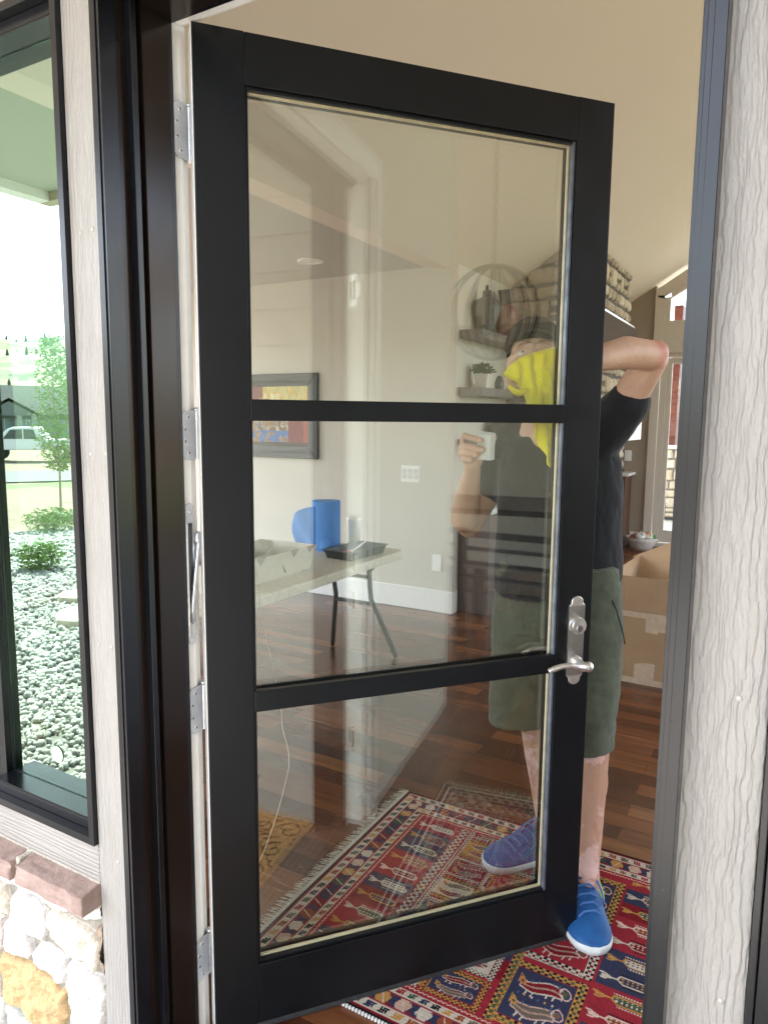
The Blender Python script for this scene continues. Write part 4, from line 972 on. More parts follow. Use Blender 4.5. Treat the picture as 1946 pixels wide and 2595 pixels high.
# ================================================================ DOOR FRAME, DOOR
def door_frame():
    f = empty('door_frame', (0, 0, PZ), label='black clad door frame with a white inner jamb around the entry', cat='door frame')
    L = Matrix.Translation((0, 0, -PZ))
    def loc(o): o.parent = f; o.matrix_parent_inverse = L; return o
    WM = .9145; top = 2.017
    # profile steps: (x from, x to, y0, y1, material)
    prof = [('brickmould', -.0165, .003, -.155, -.1215, CLAD), ('bead', -.0165, -.0035, -.1575, -.1552, CLAD), ('jamb_liner', -.0165, .0, -.1213, -.1002, BRONZE),
            ('jamb_liner', -.010, .0, -.150, -.1216, BRONZE), ('step', -.0165, .0145, -.1000, -.0885, CLAD), ('track', -.0165, .001, -.0883, -.0752, BLACKP), ('stop', -.0165, .0125, -.0750, -.0135, BRONZE), ('stop_edge', -.045, .0118, -.0133, -.0045, CLAD),
            ('jamb', -.045, .0, -.0043, .027, WHITE)]
    far = {'stop': (-.0750, -.0470), 'stop_edge': (-.0468, -.0412), 'jamb': (-.0410, .027)}
    for n, a, b, y0, y1, m in prof:
        loc(MB().box(a, b, y0, y1, PZ+.02, top-min(b, .0)).build(n, m, bevel=.0007 if n != 'track' else 0))
        q0, q1 = far.get(n, (y0, y1))
        loc(MB().box(WM-b, WM-a, q0, q1, PZ+.02, top-min(b, .0)).build(n, m, bevel=.0007 if n != 'track' else 0))
        loc(MB().box(b+.0002, WM-b-.0002, y0, y1, top-b, top+.045 if n != 'brickmould' and n != 'bead' else top-a).build('head_'+n, m, bevel=.0007 if n != 'track' else 0))
    # interior casing, seen reflected
    for s in (0, 1):
        a, b = (-.075, -.008) if s == 0 else (WM+.008, WM+.075)
        loc(MB().box(a, b, .0305, .048, FZ, top+.01).build('casing', WHITE, bevel=.003))
        if s: loc(MB().box(WM+.02, WM+.03, .0485, .054, FZ, top+.01).build('casing', WHITE, bevel=.002))
    loc(MB().box(-.075, WM+.075, .0305, .048, top+.011, top+.08).build('head_casing', WHITE, bevel=.003))
    # threshold
    M_ = MB(); M_.prism([(-.19, PZ+.001), (-.19, -.105), (-.17, -.10), (-.03, -.045), (-.03, -.036), (.034, -.034), (.034, PZ+.001)], 'X', .0005, WM-.0005)
    for y in (-.15, -.12, -.09, -.06): M_.box(.004, WM-.004, y, y+.006, PZ, -.045-(-.03-y)*.39+.001)
    loc(M_.build('threshold', simple('bronze_threshold', (.075, .05, .042), .3, .5, var=.3, nscale=20), bevel=.0008))
    # hinges
    def leaf(zb, zt, y0=.001, y1=.0395):
        r = .016; poly = [(y1, zb), (y1, zt)]
        for k in range(6): a = rad(90+18*k); poly.append((y0+r+r*math.cos(a), zt-r+r*math.sin(a)))
        for k in range(6): a = rad(180+18*k); poly.append((y0+r+r*math.cos(a), zb+r+r*math.sin(a)))
        return poly
    for (zb, zt) in ((1.788, 1.886), (1.232, 1.327), (.673, .771), (.118, .214)):
        M_ = MB(); M_.prism(leaf(zb, zt), 'X', .0004, .0028); h = loc(M_.build('hinge', STEEL, bevel=.0004))
        hp = h
        for i in range(5):
            a = zb+.001+(zt-zb-.002)*i/5; b = zb+.001+(zt-zb-.002)*(i+1)/5-.0012
            o = MB().lathe([(.0001,0),(.0064,0),(.0064,b-a),(.0001,b-a)], (-.001, .0445, a), n=24).build('knuckle', STEEL, hp, smooth=False)
        MB().lathe([(.0001,0),(.0075,0),(.0075,.003),(.004,.006),(.0001,.006)], (-.001, .0445, zt), n=20).build('pin', STEEL, hp, smooth=True)
        for (y, z) in ((.019, zt-.013), (.010, zt-.036), (.010, zb+.036), (.019, zb+.013)):
            M_ = MB(); M_.lathe([(.0001,.0028),(.0046,.0028),(.0040,.0036),(.0001,.0038)], (0, y, z), n=16, axis='X'); sc = M_.build('screw', NICKEL, hp)
            M_ = MB(); M_.box(.0038, .00395, y-.0026, y+.0026, z-.0006, z+.0006); M_.box(.0038, .00396, y-.0006, y+.0006, z-.0026, z+.0026); M_.build('screw_slot', BLACKP, hp)
    # concealed closer in the jamb
    zb, zt, yc, hw = .862, 1.147, .016, .0105; poly = []
    for k in range(9): a = rad(22.5*k); poly.append((yc+hw*math.cos(a), zt-hw+hw*math.sin(a)))
    for k in range(9): a = rad(180+22.5*k); poly.append((yc+hw*math.cos(a), zb+hw+hw*math.sin(a)))
    cl = loc(MB().prism(poly, 'X', .0004, .0022).build('door_closer', STEEL, bevel=.0004)); cl['label'] = 'concealed door closer set into the jamb'
    MB().box(.0021, .0026, yc-.0075, yc+.0065, .902, 1.108).build('channel', simple('dark_channel', (.10, .11, .115), .3, .8), cl)
    MB().box(.0022, .0040, yc-.0078, yc-.0066, .902, 1.108).build('channel_lip', STEEL, cl)
    MB().tube([(.004, yc-.002, .905), (.006, yc-.001, .94), (.008, yc+.006, 1.0), (.006, .0345, 1.062), (.004, .037, 1.072)], [.004, .0048, .0052, .0052, .005], 12).build('closer_arm', STEEL, cl, smooth=True)
    MB().ell((.004, .037, 1.075), (.006, .009, .014)).build('closer_shoe', STEEL, cl, smooth=True)
    MB().box(.0022, .006, yc-.006, yc+.005, .880, .908).build('closer_slide', NICKEL, cl, bevel=.001)
    for z in (1.130, .879): MB().lathe([(.0001,.0022),(.004,.0022),(.0034,.003),(.0001,.003)], (0, yc, z), n=14, axis='X').build('screw', NICKEL, cl)
    # strike plates on the latch-side jamb (reflected)
    for z in (1.705, .86, .735, .265):
        poly = []; yc2, hw2, hh = -.014, .0095, .052
        for k in range(9): a = rad(22.5*k); poly.append((yc2+hw2*math.cos(a), z+hh-hw2+hw2*math.sin(a)))
        for k in range(9): a = rad(180+22.5*k); poly.append((yc2+hw2*math.cos(a), z-hh+hw2+hw2*math.sin(a)))
        o = loc(MB().prism(poly, 'X', WM-.0018, WM-.0003).build('strike_plate', NICKEL, bevel=.0004))
        MB().box(WM-.0024, WM-.0017, yc2-.0045, yc2+.0045, z-.028, z+.028).build('latch_slot', simple('brass_brown', (.12, .06, .03), .5), o)
        MB().box(WM-.0030, WM-.0003, yc2+.0085, yc2+.022, z-.020, z+.020).build('latch_lip', NICKEL, o)
        for zz in (z+.040, z-.040): MB().lathe([(.0001,-.0022),(.0036,-.0022),(.0036,-.0017),(.0001,-.0017)], (WM, yc2, zz), n=12, axis='X').build('screw', STEEL, o)
door_frame()

def entry_door():
    PYV = .045871; d = empty('entry_door', (0, PYV, 0), rad(49.9014), label='black wooden three lite glass door swung open into the house', cat='door')
    y0, y1 = -PYV, -PYV+.044; W_ = .914
    def bx(n, u0, u1, z0, z1, a=0, b=.044, m=DOORP, bev=.0012): return MB().box(u0, u1, y0+a, y0+b, z0, z1).build(n, m, d, bevel=bev)
    st = bx('stile', .0018, .0950, 0, 2.014); bx('stile', .8195, .914, 0, 2.014)
    MB().box(0, .0016, y0+.001, y1-.001, .001, 2.013).build('primed_edge', WHITE, st)
    bx('top_rail', .0955, .8190, 1.9225, 2.0135, .0002, .0438); bx('bottom_rail', .0955, .8190, 0.0005, .140, .0002, .0438)
    for z0, z1 in ((1.308, 1.350), (.7115, .756)):
        bx('glazing_bar', .0962, .8183, z0, z1, .0004, .0165); bx('glazing_bar', .0962, .8183, z0, z1, .0355, .0436)
    # beads round the glass
    M_ = MB(); a, b, c, e = .0955, .8190, .140, 1.9225
    M_.box(a, a+.006, y0+.006, y0+.0172, c, e); M_.box(a+.006, b-.006, y0+.006, y0+.0172, c, c+.006); M_.box(a+.006, b-.006, y0+.006, y0+.0172, e-.006, e)
    M_.build('glazing_bead', DOORP, d, bevel=.001)
    MB().box(b-.0062, b-.0003, y0+.005, y0+.0172, c, e).build('glazing_bead', simple('grey_edge_metal', (.16, .18, .22), .35, .5, var=.3, nscale=30), d, bevel=.0008)
    M_ = MB(); t = .0030
    for yy0, yy1 in ((y0+.0185, y0+.0245),):
        M_.box(a+.001, a+.0068, yy0, yy1, c, e); M_.box(b-.0068-t, b-.0064, yy0, yy1, c, e); M_.box(a+.0068, b-.0068-t, yy0, yy1, c, c+.006+t); M_.box(a+.0068, b-.0068-t, yy0, yy1, e-.006-t, e)
    M_.build('glass_spacer', CREAM, d)
    for yy in (.0176, .034):
        MB().box(a+.0005, b-.0005, y0+yy, y0+yy+.0006, c+.0005, e-.0005).build('glass_pane', GLASS, d)
    M_ = MB(); M_.box(a, a+.006, y0+.0352, y1, c, e); M_.box(b-.006, b, y0+.0352, y1, c, e); M_.box(a+.006, b-.006, y0+.0352, y1, c, c+.006); M_.box(a+.006, b-.006, y0+.0352, y1, e-.006, e)
    M_.build('inner_bead', DOORP, d)
    M_ = MB(); M_.box(.004, .912, y0+.002, y0+.040, -.0135, -.0004); 
    sw = M_.build('door_sweep', RUBBER, d, bevel=.002); M_ = MB()
    for k in range(3): M_.box(.004, .912, y0+.006+k*.012, y0+.008+k*.012, -.0175, -.0137)
    M_.build('sweep_fin', RUBBER, sw)
    # lever set
    cu, zb, zt, hw = .871, .677, .897, .0215
    half = [(hw, zb+.022), (hw, zt-.022), (hw-.005, zt-.017), (hw-.0055, zt-.013)]
    for k in range(7): an = rad(15*k); half.append(((hw-.0055)*math.cos(an), zt-.013+.013*math.sin(an)))
    mid = (zb+zt)/2; right = half[::1]; poly = [(cu+x, z) for x, z in right]
    poly += [(cu-x, z) for x, z in right[::-1][1:]]; low = [(x, 2*mid-z) for x, z in right]
    poly += [(cu-x, z) for x, z in low]+[(cu+x, z) for x, z in low[::-1][1:]]
    up_ = []
    for q in poly:
        if not up_ or (abs(q[0]-up_[-1][0])+abs(q[1]-up_[-1][1]) > 1e-5): up_.append(q)
    if abs(up_[0][0]-up_[-1][0])+abs(up_[0][1]-up_[-1][1]) < 1e-5: up_.pop()
    pl = MB().prism(up_, 'Y', y0-.0045, y0-.0003).build('escutcheon_plate', NICKEL, d, bevel=.0016, seg=3)
    db = MB().lathe([(.0001,-.0045),(.0205,-.0045),(.0200,-.014),(.0185,-.0175),(.0001,-.018)], (cu, y0, .826), n=40, axis='Y').build('deadbolt', NICKEL, pl, smooth=False)
    db2 = MB().lathe([(.0001,-.018),(.0085,-.018),(.0085,-.0192),(.0001,-.0192)], (cu, y0, .820), n=28, axis='Y').build('keyhole', STEEL, pl)
    MB().box(cu-.0008, cu+.0008, y0-.0196, y0-.0191, .815, .825).build('key_slot', BLACKP, pl)
    lv = MB(); lv.lathe([(.0001,-.0045),(.0155,-.0045),(.015,-.012),(.0105,-.020),(.0095,-.045),(.0105,-.052)], (cu, y0, .735), n=32, axis='Y')
    lv.tube([(cu, y0-.044, .735), (cu-.012, y0-.047, .735), (cu-.026, y0-.050, .739), (cu-.045, y0-.049, .7445), (cu-.066, y0-.046, .744), (cu-.086, y0-.042, .738), (cu-.098, y0-.040, .7335)], [.0115, .0105, .0085, .0072, .0068, .0068, .0062], 18)
    lv.ell((cu+.006, y0-.047, .735), (.0135, .0125, .0125))
    blend(lv, 'lever_handle', NICKEL, .0013, 5, pl)
    # inside lever
    lv = MB(); lv.lathe([(.0001,.0445),(.026,.0445),(.025,.052),(.010,.056),(.0095,.085)], (cu, y0, .735), n=32, axis='Y')
    lv.tube([(cu, y0+.085, .735), (cu-.03, y0+.09, .738), (cu-.065, y0+.088, .742), (cu-.095, y0+.082, .735)], [.010, .008, .007, .006], 14)
    lv.build('lever_handle', NICKEL, d, smooth=True)
entry_door()

def cords():
    M_ = MB()
    pts = [(-.86, 1.16, .735), (-.80, 1.12, .76), (-.742, 1.115, .74), (-.735, 1.11, .60), (-.718, 1.12, .49), (-.74, 1.2, .30), (-.80, 1.33, .06), (-.83, 1.36, FZ+.004), (-.61, 1.14, FZ+.004), (-.485, .932, FZ+.004), (-.37, .727, FZ+.004), (-.25, .479, FZ+.004), (-.20, .25, FZ+.004)]
    cu = bpy.data.curves.new('cord', 'CURVE'); cu.dimensions = '3D'; sp = cu.splines.new('NURBS'); sp.points.add(len(pts)-1)
    for i, p in enumerate(pts): sp.points[i].co = (*p, 1)
    sp.use_endpoint_u = True; sp.order_u = 3; cu.bevel_depth = .0013; cu.bevel_resolution = 3; cu.materials.append(simple('copper_wire', (.50, .36, .26), .5))
    o_ = bpy.data.objects.new('tmp', cu); COL.objects.link(o_); o = applied(o_, 'cord'); tag(o, 'thin pale cord hanging from the table edge and trailing across the floor', 'cord')
    # wooden chair glimpsed through the hinge gap
    c = empty('wooden_chair', (-1.85, 1.9, FZ), rad(0), label='orange brown wooden chair glimpsed through the hinge gap', cat='chair')
    OW = simple('orange_oak', (.26, .105, .035), .4, var=.2, nscale=14)
    for sy in (-.19, .19):
        MB().tube([(-.19, sy, 0), (-.2, sy, .42), (-.24, sy, .84)], .018, 10).build('leg', OW, c, smooth=True)
        MB().tube([(.19, sy, 0), (.17, sy, .42)], .018, 10).build('leg', OW, c, smooth=True)
    MB().box(-.21, .21, -.21, .21, .42, .45).build('seat', OW, c, bevel=.01)
    M_ = MB()
    for z in (.55, .65, .75): M_.box(-.232, -.215, -.175, .175, z, z+.06)
    M_.build('backrest', OW, c, bevel=.004)
cords()

# ================================================================ REFLECTED PARTS OF THE HOUSE: chandelier and ladder-back dining chairs
def dining():
    c = empty('chandelier', (3.35, -.075, 1.98), label='round wire orb chandelier on a chain, reflected in the upper glass', cat='chandelier')
    WR = simple('bronze_wire', (.07, .05, .035), .4, .7)
    M_ = MB(); r = .285
    for k in range(6):
        a = math.pi*k/6+.2; tilt = rad(6*math.sin(k*2.1)); Mx = Matrix.Rotation(a, 3, 'Z') @ Matrix.Rotation(tilt, 3, 'Y'); pts = []
        for j in range(41): t = 2*math.pi*j/40; pts.append(Mx @ Vector((r*math.sin(t), 0, r*math.cos(t))))
        M_.tube(pts, .0075, 8, False)
    M_.build('orb', WR, c, smooth=True)
    M_ = MB(); M_.tube([(0,0,-.12), (0,0,r)], .008, 8)
    for k in range(5):
        a = 2*math.pi*k/5; M_.tube([(0,0,-.12), (.06*math.cos(a), .06*math.sin(a), -.14), (.11*math.cos(a), .11*math.sin(a), -.10)], .004, 6)
    M_.build('arm', WR, c, smooth=True)
    for k in range(5):
        a = 2*math.pi*k/5; MB().lathe([(.011,0),(.011,.07),(.001,.075)], (.11*math.cos(a), .11*math.sin(a), -.10), n=12).build('candle', simple('candle_sleeve', (.6, .5, .3), .5), c, smooth=True)
    M_ = MB(); z = r; k = 0
    while z < 3.24-1.98:
        Mx = Matrix.Rotation((k % 2)*math.pi/2, 3, 'Z'); pts = [Vector((0, 0, z+.022))+Mx @ Vector((.010*math.sin(t), 0, .022*math.cos(t))) for t in [2*math.pi*j/12 for j in range(13)]]
        M_.tube(pts, .0022, 5, False); z += .036; k += 1
    M_.build('chain', WR, c, smooth=True)
    proto = None
    for i, (x, y, rz, lab) in enumerate(((3.05, .16, rad(8), 'dark ladder back dining chair whose slats cross the shirt in the reflection'), (3.2, -.55, rad(0), 'dark ladder back dining chair reflected left of the man'))):
        if proto is None:
            t = empty('dining_chair', (x, y, FZ), rz); DW = DARKWOOD
            for sy in (-.36, .36): MB().box(-.02, .02, sy-.02, sy+.02, 0, .66).build('leg', DW, t)
            for sy in (-.36, .36): MB().box(.40, .44, sy-.02, sy+.02, 0, .42).build('leg', DW, t)
            for z in (.27, .36, .45, .54): MB().box(-.012, .012, -.339, .339, z, z+.022).build('slat', DW, t)
            MB().box(-.016, .016, -.339, .339, .62, .66).build('top_rail', DW, t); MB().box(.021, .45, -.38, .38, .421, .45).build('seat', simple('oat_fabric', (.5, .46, .38), .9), t)
            proto = t
        else:
            t = proto.copy(); COL.objects.link(t); t.location = (x, y, FZ); t.rotation_euler = (0, 0, rz)
            for ch in list(proto.children): q = ch.copy(); COL.objects.link(q); q.parent = t
        tag(t, lab, 'chair', 'dining chairs under the chandelier')
    dt = empty('dining_table', (4.0, -.2, FZ), label='dark dining table standing under the chandelier', cat='table')
    MB().box(-.45, .45, -.8, .8, .70, .74).build('tabletop', DARKWOOD, dt, bevel=.005)
    for sx in (-.38, .38):
        for sy in (-.72, .72): MB().box(sx-.03, sx+.03, sy-.03, sy+.03, 0, .6995).build('leg', DARKWOOD, dt)
dining()

# ================================================================ STREET (reflected in the window)
def street():
    GR = simple('river_pebble', (.30, .295, .28), .8, var=.3, nscale=6)
    M_ = MB(); R = random.Random(11); ico = bmesh.new(); bmesh.ops.create_icosphere(ico, subdivisions=1, radius=1)
    iv = [v.co.copy() for v in ico.verts]; fi = [[v.index for v in f.verts] for f in ico.faces]; ico.free()
    def zg(x, y):
        d = math.hypot(min(x+3, 0), min(y+2.2, 0)); return -.30-.72*max(0, min(1, (d-5)/18))**1.2
    for k in range(12000):
        t = R.random()**1.1; cx = -1.2-8.2*t+R.uniform(-.9, .9)*(.4+t); cy = -.65-5.6*t+R.uniform(-1.3, 1.3)*(.35+t)
        if cx > -.98 and cy > -5.55: continue
        if math.hypot(cx, cy) > 9.9: continue
        s = R.uniform(.009, .024)*(1+1.6*t); Mx = Euler((R.uniform(0,6), R.uniform(0,6), R.uniform(0,6))).to_matrix(); sc = Vector((s, s*R.uniform(.6, 1), s*R.uniform(.4, .8)))
        M_.add([Mx @ Vector((v.x*sc.x, v.y*sc.y, v.z*sc.z))+Vector((cx, cy, zg(cx, cy)+.012)) for v in iv], fi)
    g = M_.build('gravel', GR, smooth=True, fixn=False); tag(g, 'grey river gravel of the front bed', 'gravel', kind='stuff')
    for k, (x, y, r, lab) in enumerate(((-3.75, -2.75, .30, 'large flat tan stepping stone nearest the porch'), (-4.35, -3.15, .24, 'flat tan stepping stone farther from the porch'))):
        M_ = MB(); n = 11; P = [(x+r*R.uniform(.75, 1.1)*math.cos(6.283*i/n), y+r*.8*R.uniform(.8, 1.1)*math.sin(6.283*i/n)) for i in range(n)]
        M_.prism(P, 'Z', zg(x, y)-.02, zg(x, y)+.07); tag(M_.build('stepping_stone', simple('tan_flagstone', (.42, .36, .29), .85, bstr=.5, bscale=20), bevel=.015), lab, 'stepping stone', 'stepping stones in the gravel')
    LF = simple('shrub_leaf', (.18, .29, .09), .6, var=.45, nscale=9)
    def bush(x, y, r, h, n, lab, name='shrub'):
        L = MB()
        for k in range(n):
            d = Vector((R.gauss(0,1), R.gauss(0,1), R.gauss(0,1))).normalized()*(R.random()**.4); c = Vector((x+d.x*r, y+d.y*r, zg(x, y)+h/2+d.z*h/2)); a = Vector((R.gauss(0,1), R.gauss(0,1), R.gauss(0,1))).normalized(); b = a.orthogonal().normalized(); s = R.uniform(.02, .045)
            L.add([c, c+a*s+b*s*.4, c+a*s*2, c+a*s-b*s*.4], [(0,1,2,3)])
        e = empty(name, (0,0,0), label=lab, cat='shrub'); L.build('foliage', LF, e, fixn=False)
        MB().tube([(x, y, zg(x,y)-.02), (x, y, zg(x,y)+h*.6)], .02, 6).build('stem', DARKWOOD, e)
    bush(-5.75, -3.72, .24, .34, 900, 'small round green shrub in the gravel'); bush(-8.0, -5.5, .42, .36, 1200, 'wide low green shrub at the edge of the gravel')
    tx, ty = -10.6, -7.5; t = empty('young_tree', (0,0,0), label='slender young tree with pale green leaves in the front yard', cat='tree')
    M_ = MB(); M_.tube([(tx, ty, zg(tx,ty)-.05), (tx+.03, ty, .6), (tx-.02, ty+.03, 1.6), (tx, ty, 2.5)], [.022, .018, .013, .006], 8)
    for k in range(14):
        z = .45+k*.13; a = R.uniform(0, 6.28); M_.tube([(tx, ty, z), (tx+.25*math.cos(a), ty+.25*math.sin(a), z+.28)], [.01, .004], 6)
    M_.build('trunk', simple('young_bark', (.28, .23, .18), .8), t, smooth=True)
    L = MB()
    for k in range(3800):
        z = R.uniform(.35, 2.75); rr = .36*math.sin(math.pi*min(1, (z-.2)/2.7))**.6*(R.random()**.5)*(1 if R.random() < .85 else 1.4); a = R.uniform(0, 6.28)
        if fbm(np.array([[math.cos(a)*2, math.sin(a)*2, z*2.2]]), 1.1, 5)[0] < -.12: continue
        c = Vector((tx+rr*math.cos(a), ty+rr*math.sin(a), z)); u = Vector((R.gauss(0,1), R.gauss(0,1), R.gauss(0,.6)-.4)).normalized(); b = u.orthogonal().normalized(); s = R.uniform(.03, .05)
        L.add([c, c+u*s+b*s*.45, c+u*s*2, c+u*s-b*s*.45], [(0,1,2,3)])
    L.build('crown', simple('young_leaf', (.20, .32, .09), .6, var=.4, nscale=7), t, fixn=False)
    # truck
    k = 1.36; tr = empty('pickup_truck', (-33.9, -22.6, -.93), rad(139), label='white pickup truck parked on the street, reflected in the window', cat='truck')
    WP = simple('white_car_paint', (.62, .62, .62), .25, var=.02); GP = simple('shaded_bed_metal', (.30, .34, .34), .4); TG = simple('tinted_glass', (.05, .06, .06), .1)
    M_ = MB(); M_.prism([(-2.7, .55), (2.4, .55), (2.6, .7), (2.6, 1.0), (1.3, 1.12), (.75, 1.62), (.5, 1.72), (-.55, 1.72), (-.75, 1.6), (-.9, 1.1), (-2.7, 1.1)], 'Y', -.9, .9)
    M_.build('body', WP, tr, bevel=.05)
    for s in (-1, 1):
        MB().prism([(.05, 1.12), (.98, 1.12), (.62, 1.58), (.05, 1.62)], 'Y', s*.90, s*.915).build('side_window', TG, tr)
        MB().prism([(-.65, 1.12), (-.02, 1.12), (-.02, 1.62), (-.5, 1.60)], 'Y', s*.90, s*.915).build('side_window', TG, tr)
        for x in (-1.75, 1.6):
            w_ = MB().lathe([(.001,-.12),(.2,-.12),(.38,-.11),(.40,0),(.38,.11),(.001,.12)], (x, s*.86, .38), n=28, axis='Y').build('wheel', RUBBER, tr, smooth=False)
            MB().lathe([(.001,.0),(.2,.0),(.22,.13),(.001,.135)] if s > 0 else [(.001,-.135),(.22,-.13),(.2,0),(.001,0)], (x, s*.86, .38), n=20, axis='Y').build('hub_cap', NICKEL, w_)
    MB().box(-.80, -.76, -.6, .6, 1.18, 1.58).build('rear_window', TG, tr); MB().box(-2.85, -2.71, -.88, .88, .5, .68).build('bumper', GP, tr, bevel=.02); MB().box(-2.73, -2.705, -.8, .8, .7, 1.05).build('tailgate', GP, tr)
    # neighbour's house
    hx, hy = -72.5, -46.5; dirv = math.atan2(.75, .62)
    h = empty('neighbour_house', (hx, hy, -1.05), rad(-33+90), label='single storey white house with a dark roof across the street', cat='house')
    # local x runs along the facade (towards the right in the reflection), local -y faces the viewer
    h.rotation_euler = (0, 0, rad(122.5))
    SW = simple('white_siding', (.22, .24, .235), .7); RF = simple('charcoal_shingle', (.03, .033, .036), .9, var=.2, nscale=2); 
    M_ = MB(); M_.box(-8, 14, 0, 8, 0, 2.7); M_.box(5.2, 14, -2, -.001, 0, 2.7); M_.build('wall', SW, h)
    M_ = MB(); M_.add([(-9,-.8,2.6),(15,-.8,2.6),(15,4.2,5.9),(-9,4.2,5.9),(-9,9,2.6),(15,9,2.6)], [(0,1,2,3),(3,2,5,4),(0,3,4),(1,5,2),(0,4,5,1)])
    M_.add([(4.6,-2.8,2.62),(15,-2.8,2.62),(15,2.5,5.2),(4.6,2.5,5.2),(15,2.5,2.6),(4.6,2.5,2.6)], [(0,1,2,3),(1,4,2),(0,3,5)])
    M_.build('roof', RF, h)
    M_ = MB(); M_.add([(-3.2,-2.4,2.5),(0,-2.4,4.35),(3.2,-2.4,2.5),(-3.2,1.5,2.5),(0,2.8,4.35),(3.2,1.5,2.5)], [(0,1,4,3),(1,2,5,4)]); M_.add([(-2.6,-2.3,2.5),(0,-2.3,4.0),(2.6,-2.3,2.5)], [(0,1,2)])
    M_.build('porch_gable', simple('grey_gable', (.12, .13, .125), .8), h)
    for x in (-2.3, -.9, 1.9): MB().box(x-.25, x+.25, -2.3, -1.9, 0, 2.55).build('column', simple('grey_brown_post', (.25, .25, .22), .8), h)
    for x in (-1.6, .5, 3.4): 
        o = MB().box(x-.45, x+.45, -.05, -.01, .5, 2.2).build('window', simple('pane_dark', (.18, .25, .27), .2), h); MB().box(x-.02, x+.02, -.07, -.052, .5, 2.2).build('mullion', WHITE, o)
    MB().box(7, 11.8, -2.05, -2.01, .1, 2.2).build('garage_door', simple('grey_garage', (.16, .17, .17), .6), h)
    # hill
    xs = np.linspace(-900, -120, 150); N = 60; rows = []
    ang0 = math.atan2(-300, -470)
    A = np.linspace(-.85, .85, 160); Rr = np.linspace(0, 1, 60); AA, RR = np.meshgrid(A, Rr)
    dist = 260+RR*330; ax = ang0+AA; px, py = dist*np.cos(ax), dist*np.sin(ax); p = np.stack([px.ravel(), py.ravel(), 0*px.ravel()], 1)
    hz = -1+(46+6*np.sin(AA*7+1)+8*fbm(p, .008, 2).reshape(AA.shape))*np.clip(RR*1.25, 0, 1)**.8*(1-.0*RR)+5*fbm(p, .04, 4).reshape(AA.shape)*np.clip(RR*5, 0, 1)
    nn = fbm(p, .06, 9).reshape(AA.shape)[:-1, :-1]; C = np.empty(nn.shape+(3,)); C[:] = (.20, .18, .13); C[nn > .0] = (.14, .15, .10); C[nn > .2] = (.07, .095, .06); C[nn < -.25] = (.25, .225, .17)
    hl = color_grid('hill', np.arange(160), np.arange(60), lambda a, b: np.stack([px, py, hz], 2), C, attr_mat('dry_hill', .95, .2, .3, .3, .3)); tag(hl, kind='structure')
    T = MB()
    for k in range(620):
        i = R.randrange(160); j = min(59, int(R.random()**.6*60)); x, y, z = px[j, i], py[j, i], hz[j, i]; s = R.uniform(2.2, 5.5)
        for q in range(3): T.lathe([(s*.28*(1-q*.25), s*q*.28), (.01, s*(q*.28+.42))], (x, y, z-.5), n=6)
    tag(T.build('far_pines', simple('far_pine', (.04, .065, .05), .9), fixn=False), 'scattered dark pines on the dry hillside', 'pines', kind='stuff')
    # haze is not modelled: the hill is only seen in a pane
street()

# ================================================================ PERSON
def skin_mat():
    m = Mat('skin')
    base = m.ramp(m.noise(9, 5, .6), [(.3, (.55, .345, .24)), (.7, (.70, .47, .34))])
    fine = m.noise(240, 3)
    c = m.mix(m.ramp(fine, [(.45, (0,0,0)), (.8, (.35,.35,.35))]), base, (.40, .19, .13))
    # paler and pinker patches on the lower legs only
    sep = m.n('SeparateXYZ'); m.l(m.coord(), sep.inputs[0])
    low = m.math('LESS_THAN', sep.outputs['Z'], .55)
    c = m.mix(m.math('MULTIPLY', low, .55), c, (.46, .23, .15))
    patch = m.ramp(m.noise(13, 4, .6, .6), [(.54, (0,0,0)), (.58, (.75,.75,.75))])
    c2 = m.mix(m.math('MULTIPLY', low, patch), c, (.74, .50, .46))
    ruddy = m.ramp(m.noise(20, 4, .6, .3, m.coord((1.1, 1, .8))), [(.55, (0,0,0)), (.68, (.55,.55,.55))])
    c3 = m.mix(m.math('MULTIPLY', low, ruddy), c2, (.44, .15, .12))
    dd = m.n('VectorMath'); dd.operation = 'DISTANCE'; m.l(m.coord(), dd.inputs[0]); dd.inputs[1].default_value = (.706, 1.0, 1.497)
    for tz, tr_ in ((.321, .010), (.294, .012), (.270, .012)):
        d2 = m.n('VectorMath'); d2.operation = 'DISTANCE'; m.l(m.coord((1, 1, 1)), d2.inputs[0]); d2.inputs[1].default_value = (.366, 1.055, tz)
        c3 = m.mix(m.ramp(d2.outputs['Value'], [(tr_, (.8,.8,.8)), (tr_+.0025, (0,0,0))]), c3, (.03, .035, .04))
    el_ = m.ramp(dd.outputs['Value'], [(.015, (.75,.75,.75)), (.06, (0,0,0))]); c3 = m.mix(el_, c3, (.62, .22, .19))
    m.set(c3, .48, 0, .4); m.b.inputs['Subsurface Weight'].default_value = .08
    m.b.inputs['Subsurface Radius'].default_value = (.012, .005, .003); m.b.inputs['Subsurface Scale'].default_value = .5
    m.bump(m.noise(420, 4, .6), .25, .0008); return m.m
SKIN = skin_mat()
def cloth(name, c, fold=1.0):
    m = Mat(name)
    m.set(m.ramp(m.noise(18, 5, .6), [(.3, tuple(x*.85 for x in c)), (.7, tuple(x*1.2 for x in c))]), .9, 0, .2)
    m.b.inputs['Sheen Weight'].default_value = .15
    m.bump(m.noise(700, 2), .25, .0006); return m.m

